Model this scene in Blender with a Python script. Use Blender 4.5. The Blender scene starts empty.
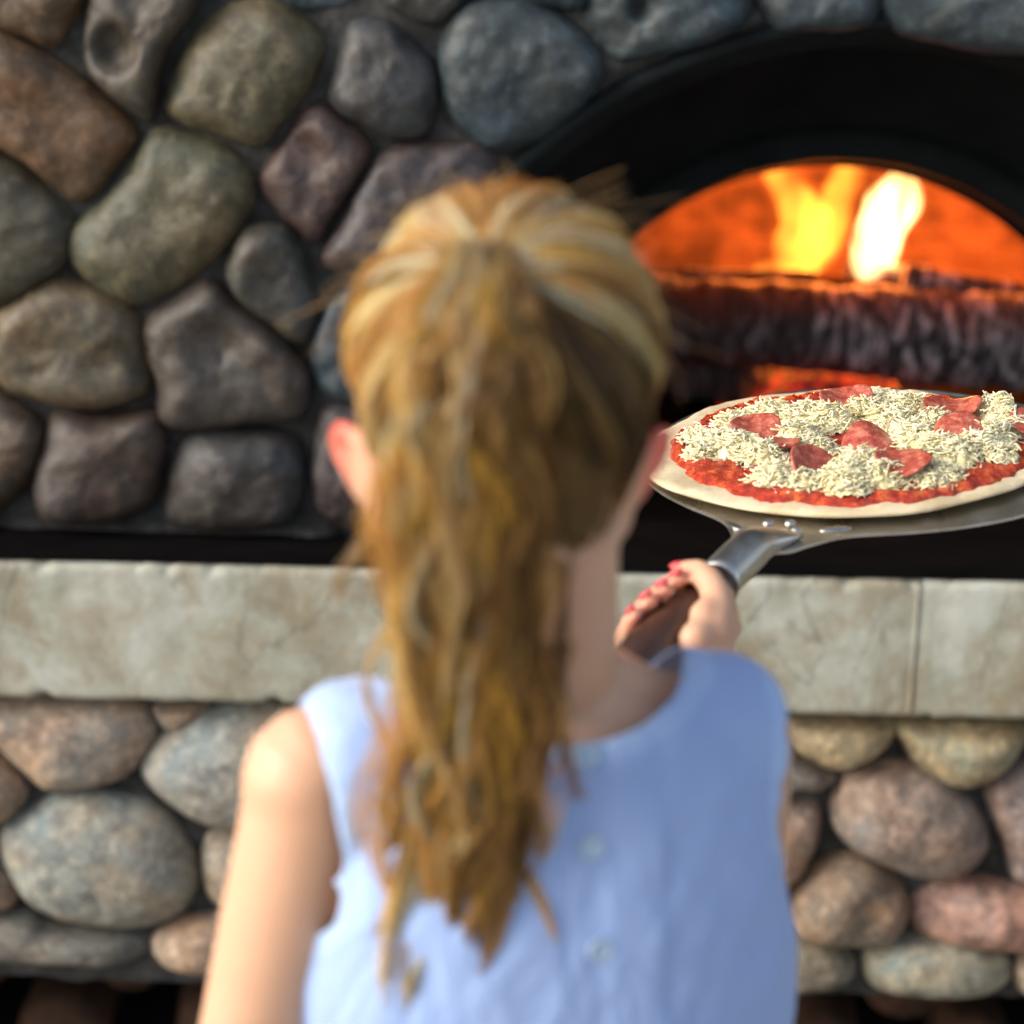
import bpy, bmesh, math, random
import numpy as np
from mathutils import Vector, Matrix, noise, Quaternion
R = math.radians
sc = bpy.context.scene
col = sc.collection
random.seed(7); rng = np.random.default_rng(7)

# ------------------------------------------------------------------ camera
FPX = 2364.0; PITCH = R(17); ROLL = 0.0215; CAMZ = 1.65
fw = Vector((0, math.cos(PITCH), -math.sin(PITCH)))
r0 = Vector((1, 0, 0)); u0 = Vector((0, math.sin(PITCH), math.cos(PITCH)))
rt = r0*math.cos(ROLL) + u0*math.sin(ROLL)
up = u0*math.cos(ROLL) - r0*math.sin(ROLL)
CP = Vector((0, 0, CAMZ))
cd = bpy.data.cameras.new('camera'); cam = bpy.data.objects.new('camera', cd); col.objects.link(cam)
m3 = Matrix((rt, up, -fw)).transposed()
cam.matrix_world = Matrix.Translation(CP) @ m3.to_4x4()
cd.sensor_width = 36; cd.lens = 36*FPX/1024; cd.clip_start = .05; cd.clip_end = 500
cd.dof.use_dof = True; cd.dof.focus_distance = 1.79; cd.dof.aperture_fstop = 3.8
sc.camera = cam
def ray(px, py): return (fw + rt*((px-512)/FPX) - up*((py-512)/FPX))
def P(px, py, Y):
    d = ray(px, py); return CP + d*(Y/d.y)
def onplane(px, py, o, n):
    d = ray(px, py); t = (o-CP).dot(n)/d.dot(n); return CP + d*t

# ------------------------------------------------------------------ light
SUN = Vector((-0.88, -0.30, 0.52)).normalized()
w = bpy.data.worlds.new("World"); sc.world = w; w.use_nodes = True
wn = w.node_tree.nodes; wl = w.node_tree.links
bg = wn['Background']; bg.inputs[1].default_value = 0.17
sk = wn.new('ShaderNodeTexSky'); sk.sky_type = 'NISHITA'; sk.sun_disc = False
sk.sun_elevation = math.asin(SUN.z); sk.sun_rotation = math.atan2(SUN.x, SUN.y)
sk.air_density = 1.0; sk.dust_density = 3.0; sk.ozone_density = .8
hs_ = wn.new('ShaderNodeHueSaturation'); hs_.inputs['Saturation'].default_value = .72; wl.new(sk.outputs[0], hs_.inputs['Color']); wl.new(hs_.outputs[0], bg.inputs[0])
sl = bpy.data.lights.new('sun', 'SUN'); sl.energy = 1.9; sl.angle = R(40); sl.color = (1, .96, .91)
so = bpy.data.objects.new('sun', sl); col.objects.link(so)
so.rotation_euler = (-SUN).to_track_quat('-Z', 'Y').to_euler()
sc.view_settings.view_transform = 'Standard'; sc.view_settings.look = 'None'
sc.view_settings.gamma = 1; sc.view_settings.exposure = 0.58
sc.render.engine = 'CYCLES'
sc.render.resolution_x = 1024; sc.render.resolution_y = 1024

# ------------------------------------------------------------------ helpers
def tag(o, label=None, cat=None, group=None, kind=None):
    if label: o['label'] = label
    if cat: o['category'] = cat
    if group: o['group'] = group
    if kind: o['kind'] = kind
    return o
def empty(name, loc=(0, 0, 0), mat=None):
    o = bpy.data.objects.new(name, None); col.objects.link(o); o.empty_display_size = .05
    if mat is not None: o.matrix_world = mat
    else: o.location = loc
    bpy.context.view_layer.update()
    return o
def mk(name, verts, faces, mat, parent=None, smooth=True, world=True):
    """world=True: coordinates are world coordinates, kept under the parent"""
    me = bpy.data.meshes.new(name)
    me.from_pydata([tuple(v) for v in verts], [], [tuple(f) for f in faces]); me.update()
    if smooth: me.polygons.foreach_set('use_smooth', [True]*len(me.polygons))
    return lk(name, me, mat, parent, world)
def wm(o):
    m = o.matrix_basis.copy()
    return (wm(o.parent) @ o.matrix_parent_inverse @ m) if o.parent else m
def lk(name, me, mat, parent=None, world=True):
    o = bpy.data.objects.new(name, me); col.objects.link(o)
    if mat is not None:
        me.materials.clear(); me.materials.append(mat)
    if parent is not None:
        o.parent = parent
        if world: o.matrix_parent_inverse = wm(parent).inverted()
    return o
def frombm(name, bm, mat, parent=None, smooth=True, world=True):
    me = bpy.data.meshes.new(name); bmesh.ops.recalc_face_normals(bm, faces=bm.faces); bm.to_mesh(me); bm.free()
    if smooth: me.polygons.foreach_set('use_smooth', [True]*len(me.polygons))
    return lk(name, me, mat, parent, world)
def crom(pts, n, closed=True):
    pts = [Vector(p) for p in pts]; m = len(pts); out = []
    segs = m if closed else m-1
    for k in range(n):
        t = k/n*segs if closed else k/(n-1)*segs
        i = min(int(t), segs-1); f = t-i
        g = (lambda j: pts[j % m]) if closed else (lambda j: pts[max(0, min(m-1, j))])
        a, b, c, d = g(i-1), g(i), g(i+1), g(i+2)
        out.append(.5*((2*b)+(c-a)*f+(2*a-5*b+4*c-d)*f*f+(3*b-a-3*c+d)*f**3))
    return out
def tube(V, F, pts, rad, seg=12, flat=None, cap=True):
    """swept round tube with domed ends, appended to V, F"""
    pts = [Vector(p) for p in pts]; n = len(pts)
    P2 = []; R2 = []
    if cap:
        t0 = (pts[0]-pts[1]).normalized(); t1 = (pts[-1]-pts[-2]).normalized()
        for a in (85, 60, 30): P2.append(pts[0]+t0*rad[0]*math.sin(R(a))); R2.append(rad[0]*math.cos(R(a)))
        P2 += pts; R2 += list(rad)
        for a in (30, 60, 85): P2.append(pts[-1]+t1*rad[-1]*math.sin(R(a))); R2.append(rad[-1]*math.cos(R(a)))
    else: P2, R2 = pts, list(rad)
    t = (P2[1]-P2[0]).normalized()
    ref = Vector((0, 0, 1)) if abs(t.z) < .9 else Vector((1, 0, 0))
    s = t.cross(ref).normalized()
    base = len(V); N = len(P2)
    for i in range(N):
        tt = (P2[min(i+1, N-1)]-P2[max(i-1, 0)])
        if tt.length > 1e-9: t = tt.normalized()
        s = (s - t*s.dot(t)).normalized(); b = t.cross(s)
        for k in range(seg):
            a = 2*math.pi*k/seg
            V.append(P2[i] + (s*math.cos(a)+b*math.sin(a))*R2[i])
    for i in range(N-1):
        for k in range(seg):
            k2 = (k+1) % seg
            F.append((base+i*seg+k, base+i*seg+k2, base+(i+1)*seg+k2, base+(i+1)*seg+k))
    F.append(tuple(base+k for k in range(seg))[::-1])
    F.append(tuple(base+(N-1)*seg+k for k in range(seg)))
def ell(V, F, c, r, rot=None, nu=24, nv=14):
    c = Vector(c); base = len(V)
    for j in range(1, nv):
        th = math.pi*j/nv
        for i in range(nu):
            p = Vector((r[0]*math.sin(th)*math.cos(2*math.pi*i/nu), r[1]*math.sin(th)*math.sin(2*math.pi*i/nu), r[2]*math.cos(th)))
            if rot: p = rot @ p
            V.append(c+p)
    for j in range(nv-2):
        for i in range(nu):
            i2 = (i+1) % nu
            F.append((base+j*nu+i, base+(j+1)*nu+i, base+(j+1)*nu+i2, base+j*nu+i2))
    F.append(tuple(base+i for i in range(nu))); F.append(tuple(base+(nv-2)*nu+i for i in range(nu))[::-1])
def loft(V, F, rings, close=True):
    base = len(V); n = len(rings[0])
    for r_ in rings: V.extend(r_)
    for i in range(len(rings)-1):
        for k in range(n):
            k2 = (k+1) % n
            F.append((base+i*n+k, base+i*n+k2, base+(i+1)*n+k2, base+(i+1)*n+k))
    if close:
        F.append(tuple(base+k for k in range(n))[::-1]); F.append(tuple(base+(len(rings)-1)*n+k for k in range(n)))
def remesh(V, F, vox, smooth=6, fac=.5):
    me = bpy.data.meshes.new('tmp'); me.from_pydata([tuple(v) for v in V], [], F); me.update()
    bm = bmesh.new(); bm.from_mesh(me); bmesh.ops.recalc_face_normals(bm, faces=bm.faces); bm.to_mesh(me); bm.free()
    o = bpy.data.objects.new('tmp', me); col.objects.link(o)
    m = o.modifiers.new('r', 'REMESH'); m.mode = 'VOXEL'; m.voxel_size = vox
    if smooth:
        s = o.modifiers.new('s', 'SMOOTH'); s.iterations = smooth; s.factor = fac
    dg = bpy.context.evaluated_depsgraph_get(); dg.update()
    out = bpy.data.meshes.new_from_object(o.evaluated_get(dg), depsgraph=dg)
    bpy.data.objects.remove(o); bpy.data.meshes.remove(me)
    out.polygons.foreach_set('use_smooth', [True]*len(out.polygons))
    return out
def box(bm, x0, x1, y0, y1, z0, z1, bev=0, seg=2):
    g = bmesh.ops.create_cube(bm, size=1)['verts']
    for v in g: v.co = Vector(((x0+x1)/2+v.co.x*(x1-x0), (y0+y1)/2+v.co.y*(y1-y0), (z0+z1)/2+v.co.z*(z1-z0)))
    if bev:
        es = set(e for v in g for e in v.link_edges)
        bmesh.ops.bevel(bm, geom=list(es), offset=bev, segments=seg, affect='EDGES')
def N3(p, s, o=0): return noise.noise(Vector((p[0]*s+o, p[1]*s+o*1.7, p[2]*s-o)))
def FB(p, s, o=0, oc=4): return noise.fractal(Vector((p[0]*s+o, p[1]*s+o*1.7, p[2]*s-o)), 1.0, 2.0, oc)

# ------------------------------------------------------------------ materials
class M:
    def __init__(s, name, rough=.6, metal=0, col_=(.5, .5, .5), spec=.5):
        s.m = bpy.data.materials.new(name); s.m.use_nodes = True
        s.t = s.m.node_tree; s.n = s.t.nodes; s.l = s.t.links
        s.p = s.n['Principled BSDF']; s.p.inputs['Roughness'].default_value = rough
        s.p.inputs['Metallic'].default_value = metal; s.p.inputs['Specular IOR Level'].default_value = spec
        s.p.inputs['Base Color'].default_value = (*col_, 1)
        s.tc = s.n.new('ShaderNodeTexCoord')
    def map(s, scale=(1, 1, 1), src='Object', rot=(0, 0, 0)):
        m = s.n.new('ShaderNodeMapping'); s.l.new(s.tc.outputs[src], m.inputs[0])
        m.inputs['Scale'].default_value = scale; m.inputs['Rotation'].default_value = rot; return m.outputs[0]
    def noise(s, scale, detail=5, rough=.6, vec=None, dist=0):
        n = s.n.new('ShaderNodeTexNoise'); n.inputs['Scale'].default_value = scale
        n.inputs['Detail'].default_value = detail; n.inputs['Roughness'].default_value = rough
        n.inputs['Distortion'].default_value = dist
        s.l.new(vec if vec is not None else s.tc.outputs['Object'], n.inputs['Vector']); return n.outputs[0]
    def vor(s, scale, feat='F1', vec=None, rnd=1):
        n = s.n.new('ShaderNodeTexVoronoi'); n.feature = feat; n.inputs['Scale'].default_value = scale
        n.inputs['Randomness'].default_value = rnd
        s.l.new(vec if vec is not None else s.tc.outputs['Object'], n.inputs['Vector']); return n.outputs[0]
    def ramp(s, src, stops):
        n = s.n.new('ShaderNodeValToRGB'); e = n.color_ramp.elements
        while len(e) < len(stops): e.new(.5)
        for i, (p, c) in enumerate(stops):
            e[i].position = p; e[i].color = (*c, 1) if isinstance(c, tuple) else (c, c, c, 1)
        s.l.new(src, n.inputs[0]); return n.outputs[0]
    def mix(s, fac, a, b, mode='MIX'):
        n = s.n.new('ShaderNodeMix'); n.data_type = 'RGBA'; n.blend_type = mode
        for sock, v in ((n.inputs[0], fac), (n.inputs[6], a), (n.inputs[7], b)):
            if isinstance(v, bpy.types.NodeSocket): s.l.new(v, sock)
            elif isinstance(v, tuple): sock.default_value = (*v, 1)
            else: sock.default_value = v
        return n.outputs[2]
    def math(s, op, a, b=0.0):
        n = s.n.new('ShaderNodeMath'); n.operation = op
        for sock, v in ((n.inputs[0], a), (n.inputs[1], b)):
            if isinstance(v, bpy.types.NodeSocket): s.l.new(v, sock)
            else: sock.default_value = v
        return n.outputs[0]
    def bump(s, h, strength=.5, dist=.01):
        n = s.n.new('ShaderNodeBump'); n.inputs['Strength'].default_value = strength
        n.inputs['Distance'].default_value = dist; s.l.new(h, n.inputs['Height'])
        prev = getattr(s, '_b', None)
        if prev: s.l.new(prev, n.inputs['Normal'])
        s._b = n.outputs[0]; s.l.new(s._b, s.p.inputs['Normal'])
    def attr(s, name):
        n = s.n.new('ShaderNodeAttribute'); n.attribute_name = name; return n
    def base(s, c): s.l.new(c, s.p.inputs['Base Color'])
    def rough(s, c): s.l.new(c, s.p.inputs['Roughness'])

def stone_mat(name, bumpy=1.0, rough=.6):
    m = M(name, rough); oi = m.n.new('ShaderNodeObjectInfo')
    # shift the pattern per stone
    comb = m.n.new('ShaderNodeVectorMath'); comb.operation = 'ADD'
    mul = m.math('MULTIPLY', oi.outputs['Random'], 37.0)
    m.l.new(m.tc.outputs['Object'], comb.inputs[0]); m.l.new(mul, comb.inputs[1]); vec = comb.outputs[0]
    n1 = m.ramp(m.noise(9, 5, .6, vec, .6), [(.35, 0.0), (.65, 1.0)])
    n2 = m.ramp(m.noise(38, 8, .72, vec), [(.38, 0.0), (.62, 1.0)])
    n3 = m.noise(210, 4, .7, vec)
    c = oi.outputs['Color']
    dk = m.mix(1.0, c, (.38, .36, .36), 'MULTIPLY'); wa = m.mix(1.0, c, (1.38, 1.07, .74), 'MULTIPLY'); cl = m.mix(1.0, c, (.75, 1.0, 1.15), 'MULTIPLY')
    li = m.mix(1.0, c, (1.9, 1.85, 1.7), 'MULTIPLY')
    a = m.mix(n1, cl, wa); a = m.mix(m.math('MULTIPLY', n2, .75), a, dk)
    sp = m.ramp(m.noise(70, 7, .85, vec, .4), [(.50, 0.0), (.60, 1.0)])
    a = m.mix(m.math('MULTIPLY', sp, .7), a, li)
    cr = m.ramp(m.noise(14, 3, .5, vec, 2.0), [(.485, 0.0), (.5, 1.0), (.515, 0.0)])
    a = m.mix(m.math('MULTIPLY', cr, .22), a, m.mix(1.0, c, (.35, .3, .28), 'MULTIPLY'))
    m.base(a)
    m.rough(m.ramp(n3, [(.3, rough-.12), (.7, rough+.14)]))
    m.bump(m.noise(22, 6, .6, vec), .35*bumpy, .008)
    m.bump(m.noise(120, 6, .75, vec), .5*bumpy, .003)
    m.bump(m.vor(170, vec=vec), .3*bumpy, .0015)
    return m.m
MAT = {}
MAT['stone_up'] = stone_mat('dark_river_stone', .7, .5)  # darker stone for the upper wall
MAT['stone_lo'] = stone_mat('pale_river_stone', 1.2, .68)
m = M('mortar', .85); n = m.noise(30, 8, .7)
m.base(m.ramp(n, [(.3, (.02, .02, .02)), (.5, (.045, .045, .043)), (.7, (.14, .137, .13))])); m.bump(m.noise(60, 8, .75), 1, .012); MAT['mortar'] = m.m
m = M('soot_black_steel', .8, spec=.12); m.base(m.ramp(m.noise(12, 6, .6), [(.3, (.006, .008, .009)), (.7, (.014, .018, .019))])); m.bump(m.noise(40, 5), .2, .004); MAT['soot'] = m.m
m = M('grey_rim', .5); m.base(m.ramp(m.noise(14, 6, .6), [(.3, (.008, .010, .011)), (.7, (.02, .024, .026))])); m.bump(m.noise(40, 5), .3, .004); MAT['rim'] = m.m
m = M('hearth_plate', .9, spec=.0); m.base(m.ramp(m.noise(9, 7, .65, m.map((1, 3, 1))), [(.3, (.004, .004, .004)), (.6, (.007, .006, .006)), (.8, (.015, .010, .008))])); m.bump(m.noise(50, 6, .7), .35, .003); MAT['hearth'] = m.m
# concrete
m = M('stained_concrete', .72)
v1 = m.map((1, 1, .75))
a = m.ramp(m.noise(7, 8, .65, None, .5), [(.33, (.21, .185, .12)), (.47, (.33, .335, .265)), (.62, (.46, .475, .41))])
st = m.ramp(m.noise(16, 6, .7, v1, .8), [(.42, 0.0), (.62, 1.0)])
a = m.mix(m.math('MULTIPLY', st, .55), a, (.24, .175, .09))
st2 = m.ramp(m.noise(45, 8, .75, m.map((1.3, 1, .7))), [(.5, 0.0), (.72, 1.0)])
a = m.mix(m.math('MULTIPLY', st2, .4), a, (.54, .54, .49))
st3 = m.ramp(m.noise(120, 8, .8), [(.56, 0.0), (.7, 1.0)])
a = m.mix(m.math('MULTIPLY', st3, .55), a, (.10, .09, .075))
cr = m.ramp(m.noise(5, 6, .55, m.map((1, 1, .4)), 1.0), [(.492, 0.0), (.5, 1.0), (.508, 0.0)])
a = m.mix(m.math('MULTIPLY', cr, .5), a, (.11, .10, .085))
m.base(a); m.bump(m.noise(28, 8, .7), .35, .004); m.bump(m.noise(180, 6, .75), .4, .0015); MAT['concrete'] = m.m
# oven brick
m = M('oven_brick', .85)
bt = m.n.new('ShaderNodeTexBrick'); m.l.new(m.map((1, 1, 1), 'UV'), bt.inputs[0])
bt.inputs['Color1'].default_value = (.50, .30, .18, 1); bt.inputs['Color2'].default_value = (.28, .15, .09, 1); bt.inputs['Mortar'].default_value = (.08, .05, .04, 1); bt.inputs['Mortar Size'].default_value = .012
bt.inputs['Scale'].default_value = 14
a = m.mix(m.ramp(m.noise(5, 6, .65), [(.42, 0.0), (.58, .85)]), bt.outputs[0], (.07, .045, .035))
m.base(a); m.bump(m.noise(30, 6), .5, .01); MAT['brick'] = m.m
# charred log
m = M('charred_bark', .8)
v = m.map((1, .3, .3)); rings = m.noise(62, 4, .55, v, 1.0)
a = m.ramp(rings, [(.40, (.008, .006, .006)), (.52, (.05, .04, .04)), (.66, (.17, .145, .155))])
a = m.mix(m.ramp(m.noise(9, 4, .6), [(.4, 0.0), (.65, .85)]), a, (.02, .012, .010))
m.base(a); m.bump(rings, .9, .012); m.bump(m.noise(60, 6), .5, .004); MAT['char'] = m.m
m = M('ash_daylit_bark', .85)
v = m.map((1, .3, .3)); rings = m.noise(62, 4, .55, v, 1.0)
m.base(m.ramp(rings, [(.40, (.015, .012, .013)), (.52, (.10, .085, .095)), (.66, (.46, .42, .43))])); m.bump(rings, .9, .012); MAT['ash_daylit_log'] = m.m  # ash grey bark, also carries the daylight on the thick log
# embers
m = M('embers', .9); e = m.ramp(m.noise(26, 6, .7, None, .5), [(.46, (.01, .003, .002)), (.58, (.5, .015, .004)), (.72, (1.0, .07, .01)), (.85, (1.0, .25, .04))])
m.base(m.ramp(m.noise(26, 6), [(.4, (.01, .01, .01)), (.7, (.12, .1, .09))])); m.l.new(e, m.p.inputs['Emission Color']); m.p.inputs['Emission Strength'].default_value = 1.0; MAT['ember'] = m.m
# firewood
m = M('split_wood', .8); v = m.map((.12, 1, 1)); m.base(m.ramp(m.noise(60, 5, .6, v), [(.3, (.03, .013, .007)), (.7, (.10, .045, .02))])); m.bump(m.noise(60, 5, .6, v), .6, .004); MAT['wood'] = m.m
m = M('niche_dark', .9); m.base(m.ramp(m.noise(20, 5), [(.3, (.012, .011, .010)), (.7, (.035, .03, .028))])); MAT['niche'] = m.m
# paving
m = M('terrace_paving', .8); m.base(m.ramp(m.noise(5, 8, .65), [(.3, (.20, .18, .15)), (.7, (.34, .31, .27))])); m.bump(m.noise(40, 6), .3, .005); MAT['floor'] = m.m
# peel
m = M('brushed_aluminium', .3, 1, (.62, .61, .57)); n = m.noise(40, 6, .7, m.map((1, .1, 1)))
m.rough(m.ramp(n, [(.3, .22), (.7, .42)])); m.base(m.ramp(m.noise(18, 6, .7), [(.3, (.40, .38, .33)), (.6, (.62, .60, .56))])); m.bump(m.noise(300, 3), .12, .0006); MAT['alu'] = m.m
m = M('dark_wood_handle', .42); n = m.noise(30, 5, .6, m.map((1, .08, 1)), .3)
m.base(m.ramp(n, [(.3, (.018, .008, .004)), (.6, (.055, .021, .010)), (.8, (.10, .04, .018))])); m.bump(n, .3, .0012); MAT['hwood'] = m.m
m = M('brass', .35, 1, (.75, .35, .12)); MAT['brass'] = m.m
# pizza
m = M('dough', .75); m.p.inputs['Subsurface Weight'].default_value = .15; m.p.inputs['Subsurface Radius'].default_value = (.004, .003, .002)
a = m.ramp(m.noise(26, 6, .65), [(.32, (.46, .34, .18)), (.6, (.68, .57, .37))]); a = m.mix(m.ramp(m.noise(110, 6, .7), [(.58, 0.0), (.72, .6)]), a, (.50, .33, .16))
m.base(a); m.bump(m.noise(60, 7, .7), .5, .004); MAT['dough'] = m.m
m = M('tomato_sauce', .25); a = m.ramp(m.noise(90, 6, .7), [(.36, (.20, .008, .003)), (.52, (.52, .035, .006)), (.66, (.80, .20, .03))]); m.base(a); m.p.inputs['Subsurface Weight'].default_value = .1; m.p.inputs['Subsurface Radius'].default_value = (.004, .001, .001)
m.bump(m.noise(260, 5, .7), .9, .004); MAT['sauce'] = m.m
m = M('grated_cheese', .45); a = m.mix(m.attr('tint').outputs['Fac'], (.79, .74, .52), (.73, .61, .26)); m.base(a); m.p.inputs['Subsurface Weight'].default_value = .25; m.p.inputs['Subsurface Radius'].default_value = (.004, .003, .0015); m.p.inputs['Subsurface Scale'].default_value = 1; MAT['cheese'] = m.m
m = M('salami', .36); v3 = m.vor(330)
a = m.ramp(m.noise(140, 6, .75), [(.36, (.26, .032, .02)), (.52, (.46, .10, .06)), (.68, (.66, .30, .20))])
m.base(a); m.bump(m.noise(160, 4), .35, .0012); MAT['salami'] = m.m
m = M('leek_bits', .5, 0, (.5, .55, .12)); MAT['green'] = m.m
# person
m = M('skin', .48, 0); e = m.attr('red').outputs['Fac']
a = m.mix(m.noise(25, 4), (.67, .405, .27), (.59, .33, .195)); a = m.mix(e, a, (.85, .13, .09)); m.base(a)
m.p.inputs['Subsurface Weight'].default_value = .35; m.p.inputs['Subsurface Radius'].default_value = (.010, .004, .002); m.p.inputs['Subsurface Scale'].default_value = 1
m.bump(m.noise(400, 3), .08, .0005); MAT['skin'] = m.m
m = M('nail_polish', .3, 0, (.62, .075, .085)); MAT['nail'] = m.m
m = M('hair', .33); at = m.attr('tone'); m.base(at.outputs['Color']); m.p.inputs['Specular IOR Level'].default_value = .6
tr_ = m.n.new('ShaderNodeBsdfTranslucent'); m.l.new(at.outputs['Color'], tr_.inputs[0]); ms = m.n.new('ShaderNodeMixShader'); ms.inputs[0].default_value = .55
m.l.new(m.p.outputs[0], ms.inputs[1]); m.l.new(tr_.outputs[0], ms.inputs[2]); m.l.new(ms.outputs[0], m.n['Material Output'].inputs['Surface'])
MAT['hair'] = m.m
m = M('blue_cotton', .85); wv = m.noise(700, 2, .5); n = m.noise(14, 4, .6)
a = m.mix(n, (.27, .38, .66), (.32, .44, .72)); e = m.attr('edge').outputs['Fac']; a = m.mix(e, a, (.35, .49, .76)); m.base(a)
m.p.inputs['Sheen Weight'].default_value = .2; m.bump(wv, .4, .001); m.bump(m.noise(26, 4, .55, m.map((1, 1, .5)), 1.0), .6, .009); MAT['cloth'] = m.m
m = M('pearl_button', .3, 0, (.36, .48, .62)); MAT['button'] = m.m
m = M('elastic_band', .6, 0, (.22, .12, .06)); MAT['band'] = m.m
m = M('denim', .85, 0, (.09, .12, .2)); MAT['denim'] = m.m
m = M('eye_white', .2, 0, (.8, .8, .78)); MAT['eye'] = m.m
m = M('lips', .4, 0, (.55, .16, .13)); MAT['lips'] = m.m

# ------------------------------------------------------------------ setting
YS = 2.31; YW = 2.40          # front of the ledge, mortar plane of the walls
HZ = P(512, 562, YS).z        # hearth level
LZ = P(512, 709, YS).z        # underside of the ledge
NZ = P(512, 976, YW).z        # top of the wood niche
AX = .378; AR = .550          # big arch
YM = YS+.43; MR = .360        # oven mouth
YL = 2.375                    # mortar plane of the lower wall
def plane(name, x0, x1, y0, y1, z, mat): return mk(name, [(x0, y0, z), (x1, y0, z), (x1, y1, z), (x0, y1, z)], [(0, 1, 2, 3)], mat, None, False)
tag(plane('ground', -120, 120, -120, 120, 0, MAT['floor']), kind='structure')

oven = empty('pizza_oven', (AX, YW, 0))
tag(oven, 'wood fired pizza oven faced with river stones, black arch and burning log inside', 'pizza oven')
XL, XR, ZT = -1.35, 1.75, 2.25
# upper wall: mortar with the arch cut out
def archwall(y, cx, r_in, z0, x0, x1, z1, nr, na, amp):
    V = []; F = []
    for i in range(na+1):
        a = math.pi*i/na; dx, dz = math.cos(a), math.sin(a)
        ts = []
        if dx > 1e-6: ts.append((x1-cx)/dx)
        if dx < -1e-6: ts.append((x0-cx)/dx)
        if dz > 1e-6: ts.append((z1-z0)/dz)
        T = min(ts)
        for j in range(nr+1):
            r = r_in+(T-r_in)*(j/nr); p = Vector((cx+dx*r, y, z0+dz*r))
            p.y += (amp*FB(p, 9)+amp*.5*FB(p, 30)-amp*.9)*(0 if j == 0 else 1); V.append(p)
    for i in range(na):
        for j in range(nr):
            k = i*(nr+1)+j; F.append((k, k+1, k+nr+2, k+nr+1))
    return V, F
V, F = archwall(YW, AX, AR+.004, HZ, XL, XR, ZT, 60, 160, .012)
uwall = mk('upper_wall', V, F, MAT['mortar'], oven)
# arch tunnel, rim and front of the oven
def arcstrip(cx, z0, prof, na=96):
    V = []; F = []; n = len(prof)
    for i in range(na+1):
        a = math.pi*i/na
        for (r, y) in prof: V.append((cx+math.cos(a)*r, y, z0+math.sin(a)*r))
    for i in range(na):
        for j in range(n-1):
            k = i*n+j; F.append((k, k+1, k+n+1, k+n))
    return V, F
V, F = arcstrip(AX, HZ, [(AR+.006, YW+.02), (AR+.006, YW-.010), (AR+.002, YW-.014), (AR-.006, YW-.014), (AR-.010, YW-.010), (AR-.010, YW+.02)])
mk('arch_rim', V, F, MAT['soot'], oven)
V, F = arcstrip(AX, HZ, [(AR-.004, YW+.0), (AR-.03, YW+.03), (AR-.05, YW+.20), (AR-.14, YM-.03), (AR-.16, YM-.004), (MR+.03, YM-.002), (MR+.008, YM-.012), (MR, YM-.008), (MR-.006, YM+.012), (MR-.004, YM+.085)])
mk('arch_hood', V, F, MAT['soot'], oven)
# dome chamber
cy = YM+.08+.42; CR = .70; V = []; F = []
nu, nv = 72, 26
for j in range(nv+1):
    ph = math.pi/2*j/nv*.995
    for i in range(nu+1):
        a = 2*math.pi*i/nu
        V.append((AX+CR*math.cos(a)*math.cos(ph), cy+CR*.9*math.sin(a)*math.cos(ph), HZ-.02+(.53)*math.sin(ph)))
for j in range(nv):
    for i in range(nu):
        k = j*(nu+1)+i
        c = [Vector(V[q]) for q in (k, k+1, k+nu+2, k+nu+1)]; ce = sum(c, Vector())/4
        if ce.y < YM+.088: continue
        F.append((k, k+1, k+nu+2, k+nu+1))
ch = mk('oven_chamber', V, F, MAT['brick'], oven)
V, F = archwall(YM+.084, AX, MR-.003, HZ-.02, AX-.75, AX+.75, HZ+.56, 3, 90, 0)
mk('oven_front', V, F, MAT['soot'], oven)
uv = ch.data.uv_layers.new(name='UVMap')
for lp in ch.data.loops:
    c = ch.data.vertices[lp.vertex_index].co; a = math.atan2(c.y-cy, c.x-AX)
    uv.data[lp.index].uv = (a/6.283*4.0, (c.z-HZ)*1.4)
bm = bmesh.new(); box(bm, XL, XR, YW+.02, 4.1, ZT-.06, ZT, .01); box(bm, XL, XL+.08, YW+.02, 4.1, HZ, ZT-.062, .01); box(bm, XR-.08, XR, YW+.02, 4.1, HZ, ZT-.062, .01); box(bm, XL, XR, 4.102, 4.18, 0, ZT, .01)
frombm('oven_casing', bm, MAT['mortar'], oven, False)
bm = bmesh.new(); box(bm, XL, XR, YS+.006, 4.1, HZ-.012, HZ, .003)
frombm('hearth_plate', bm, MAT['hearth'], oven, False)

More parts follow.
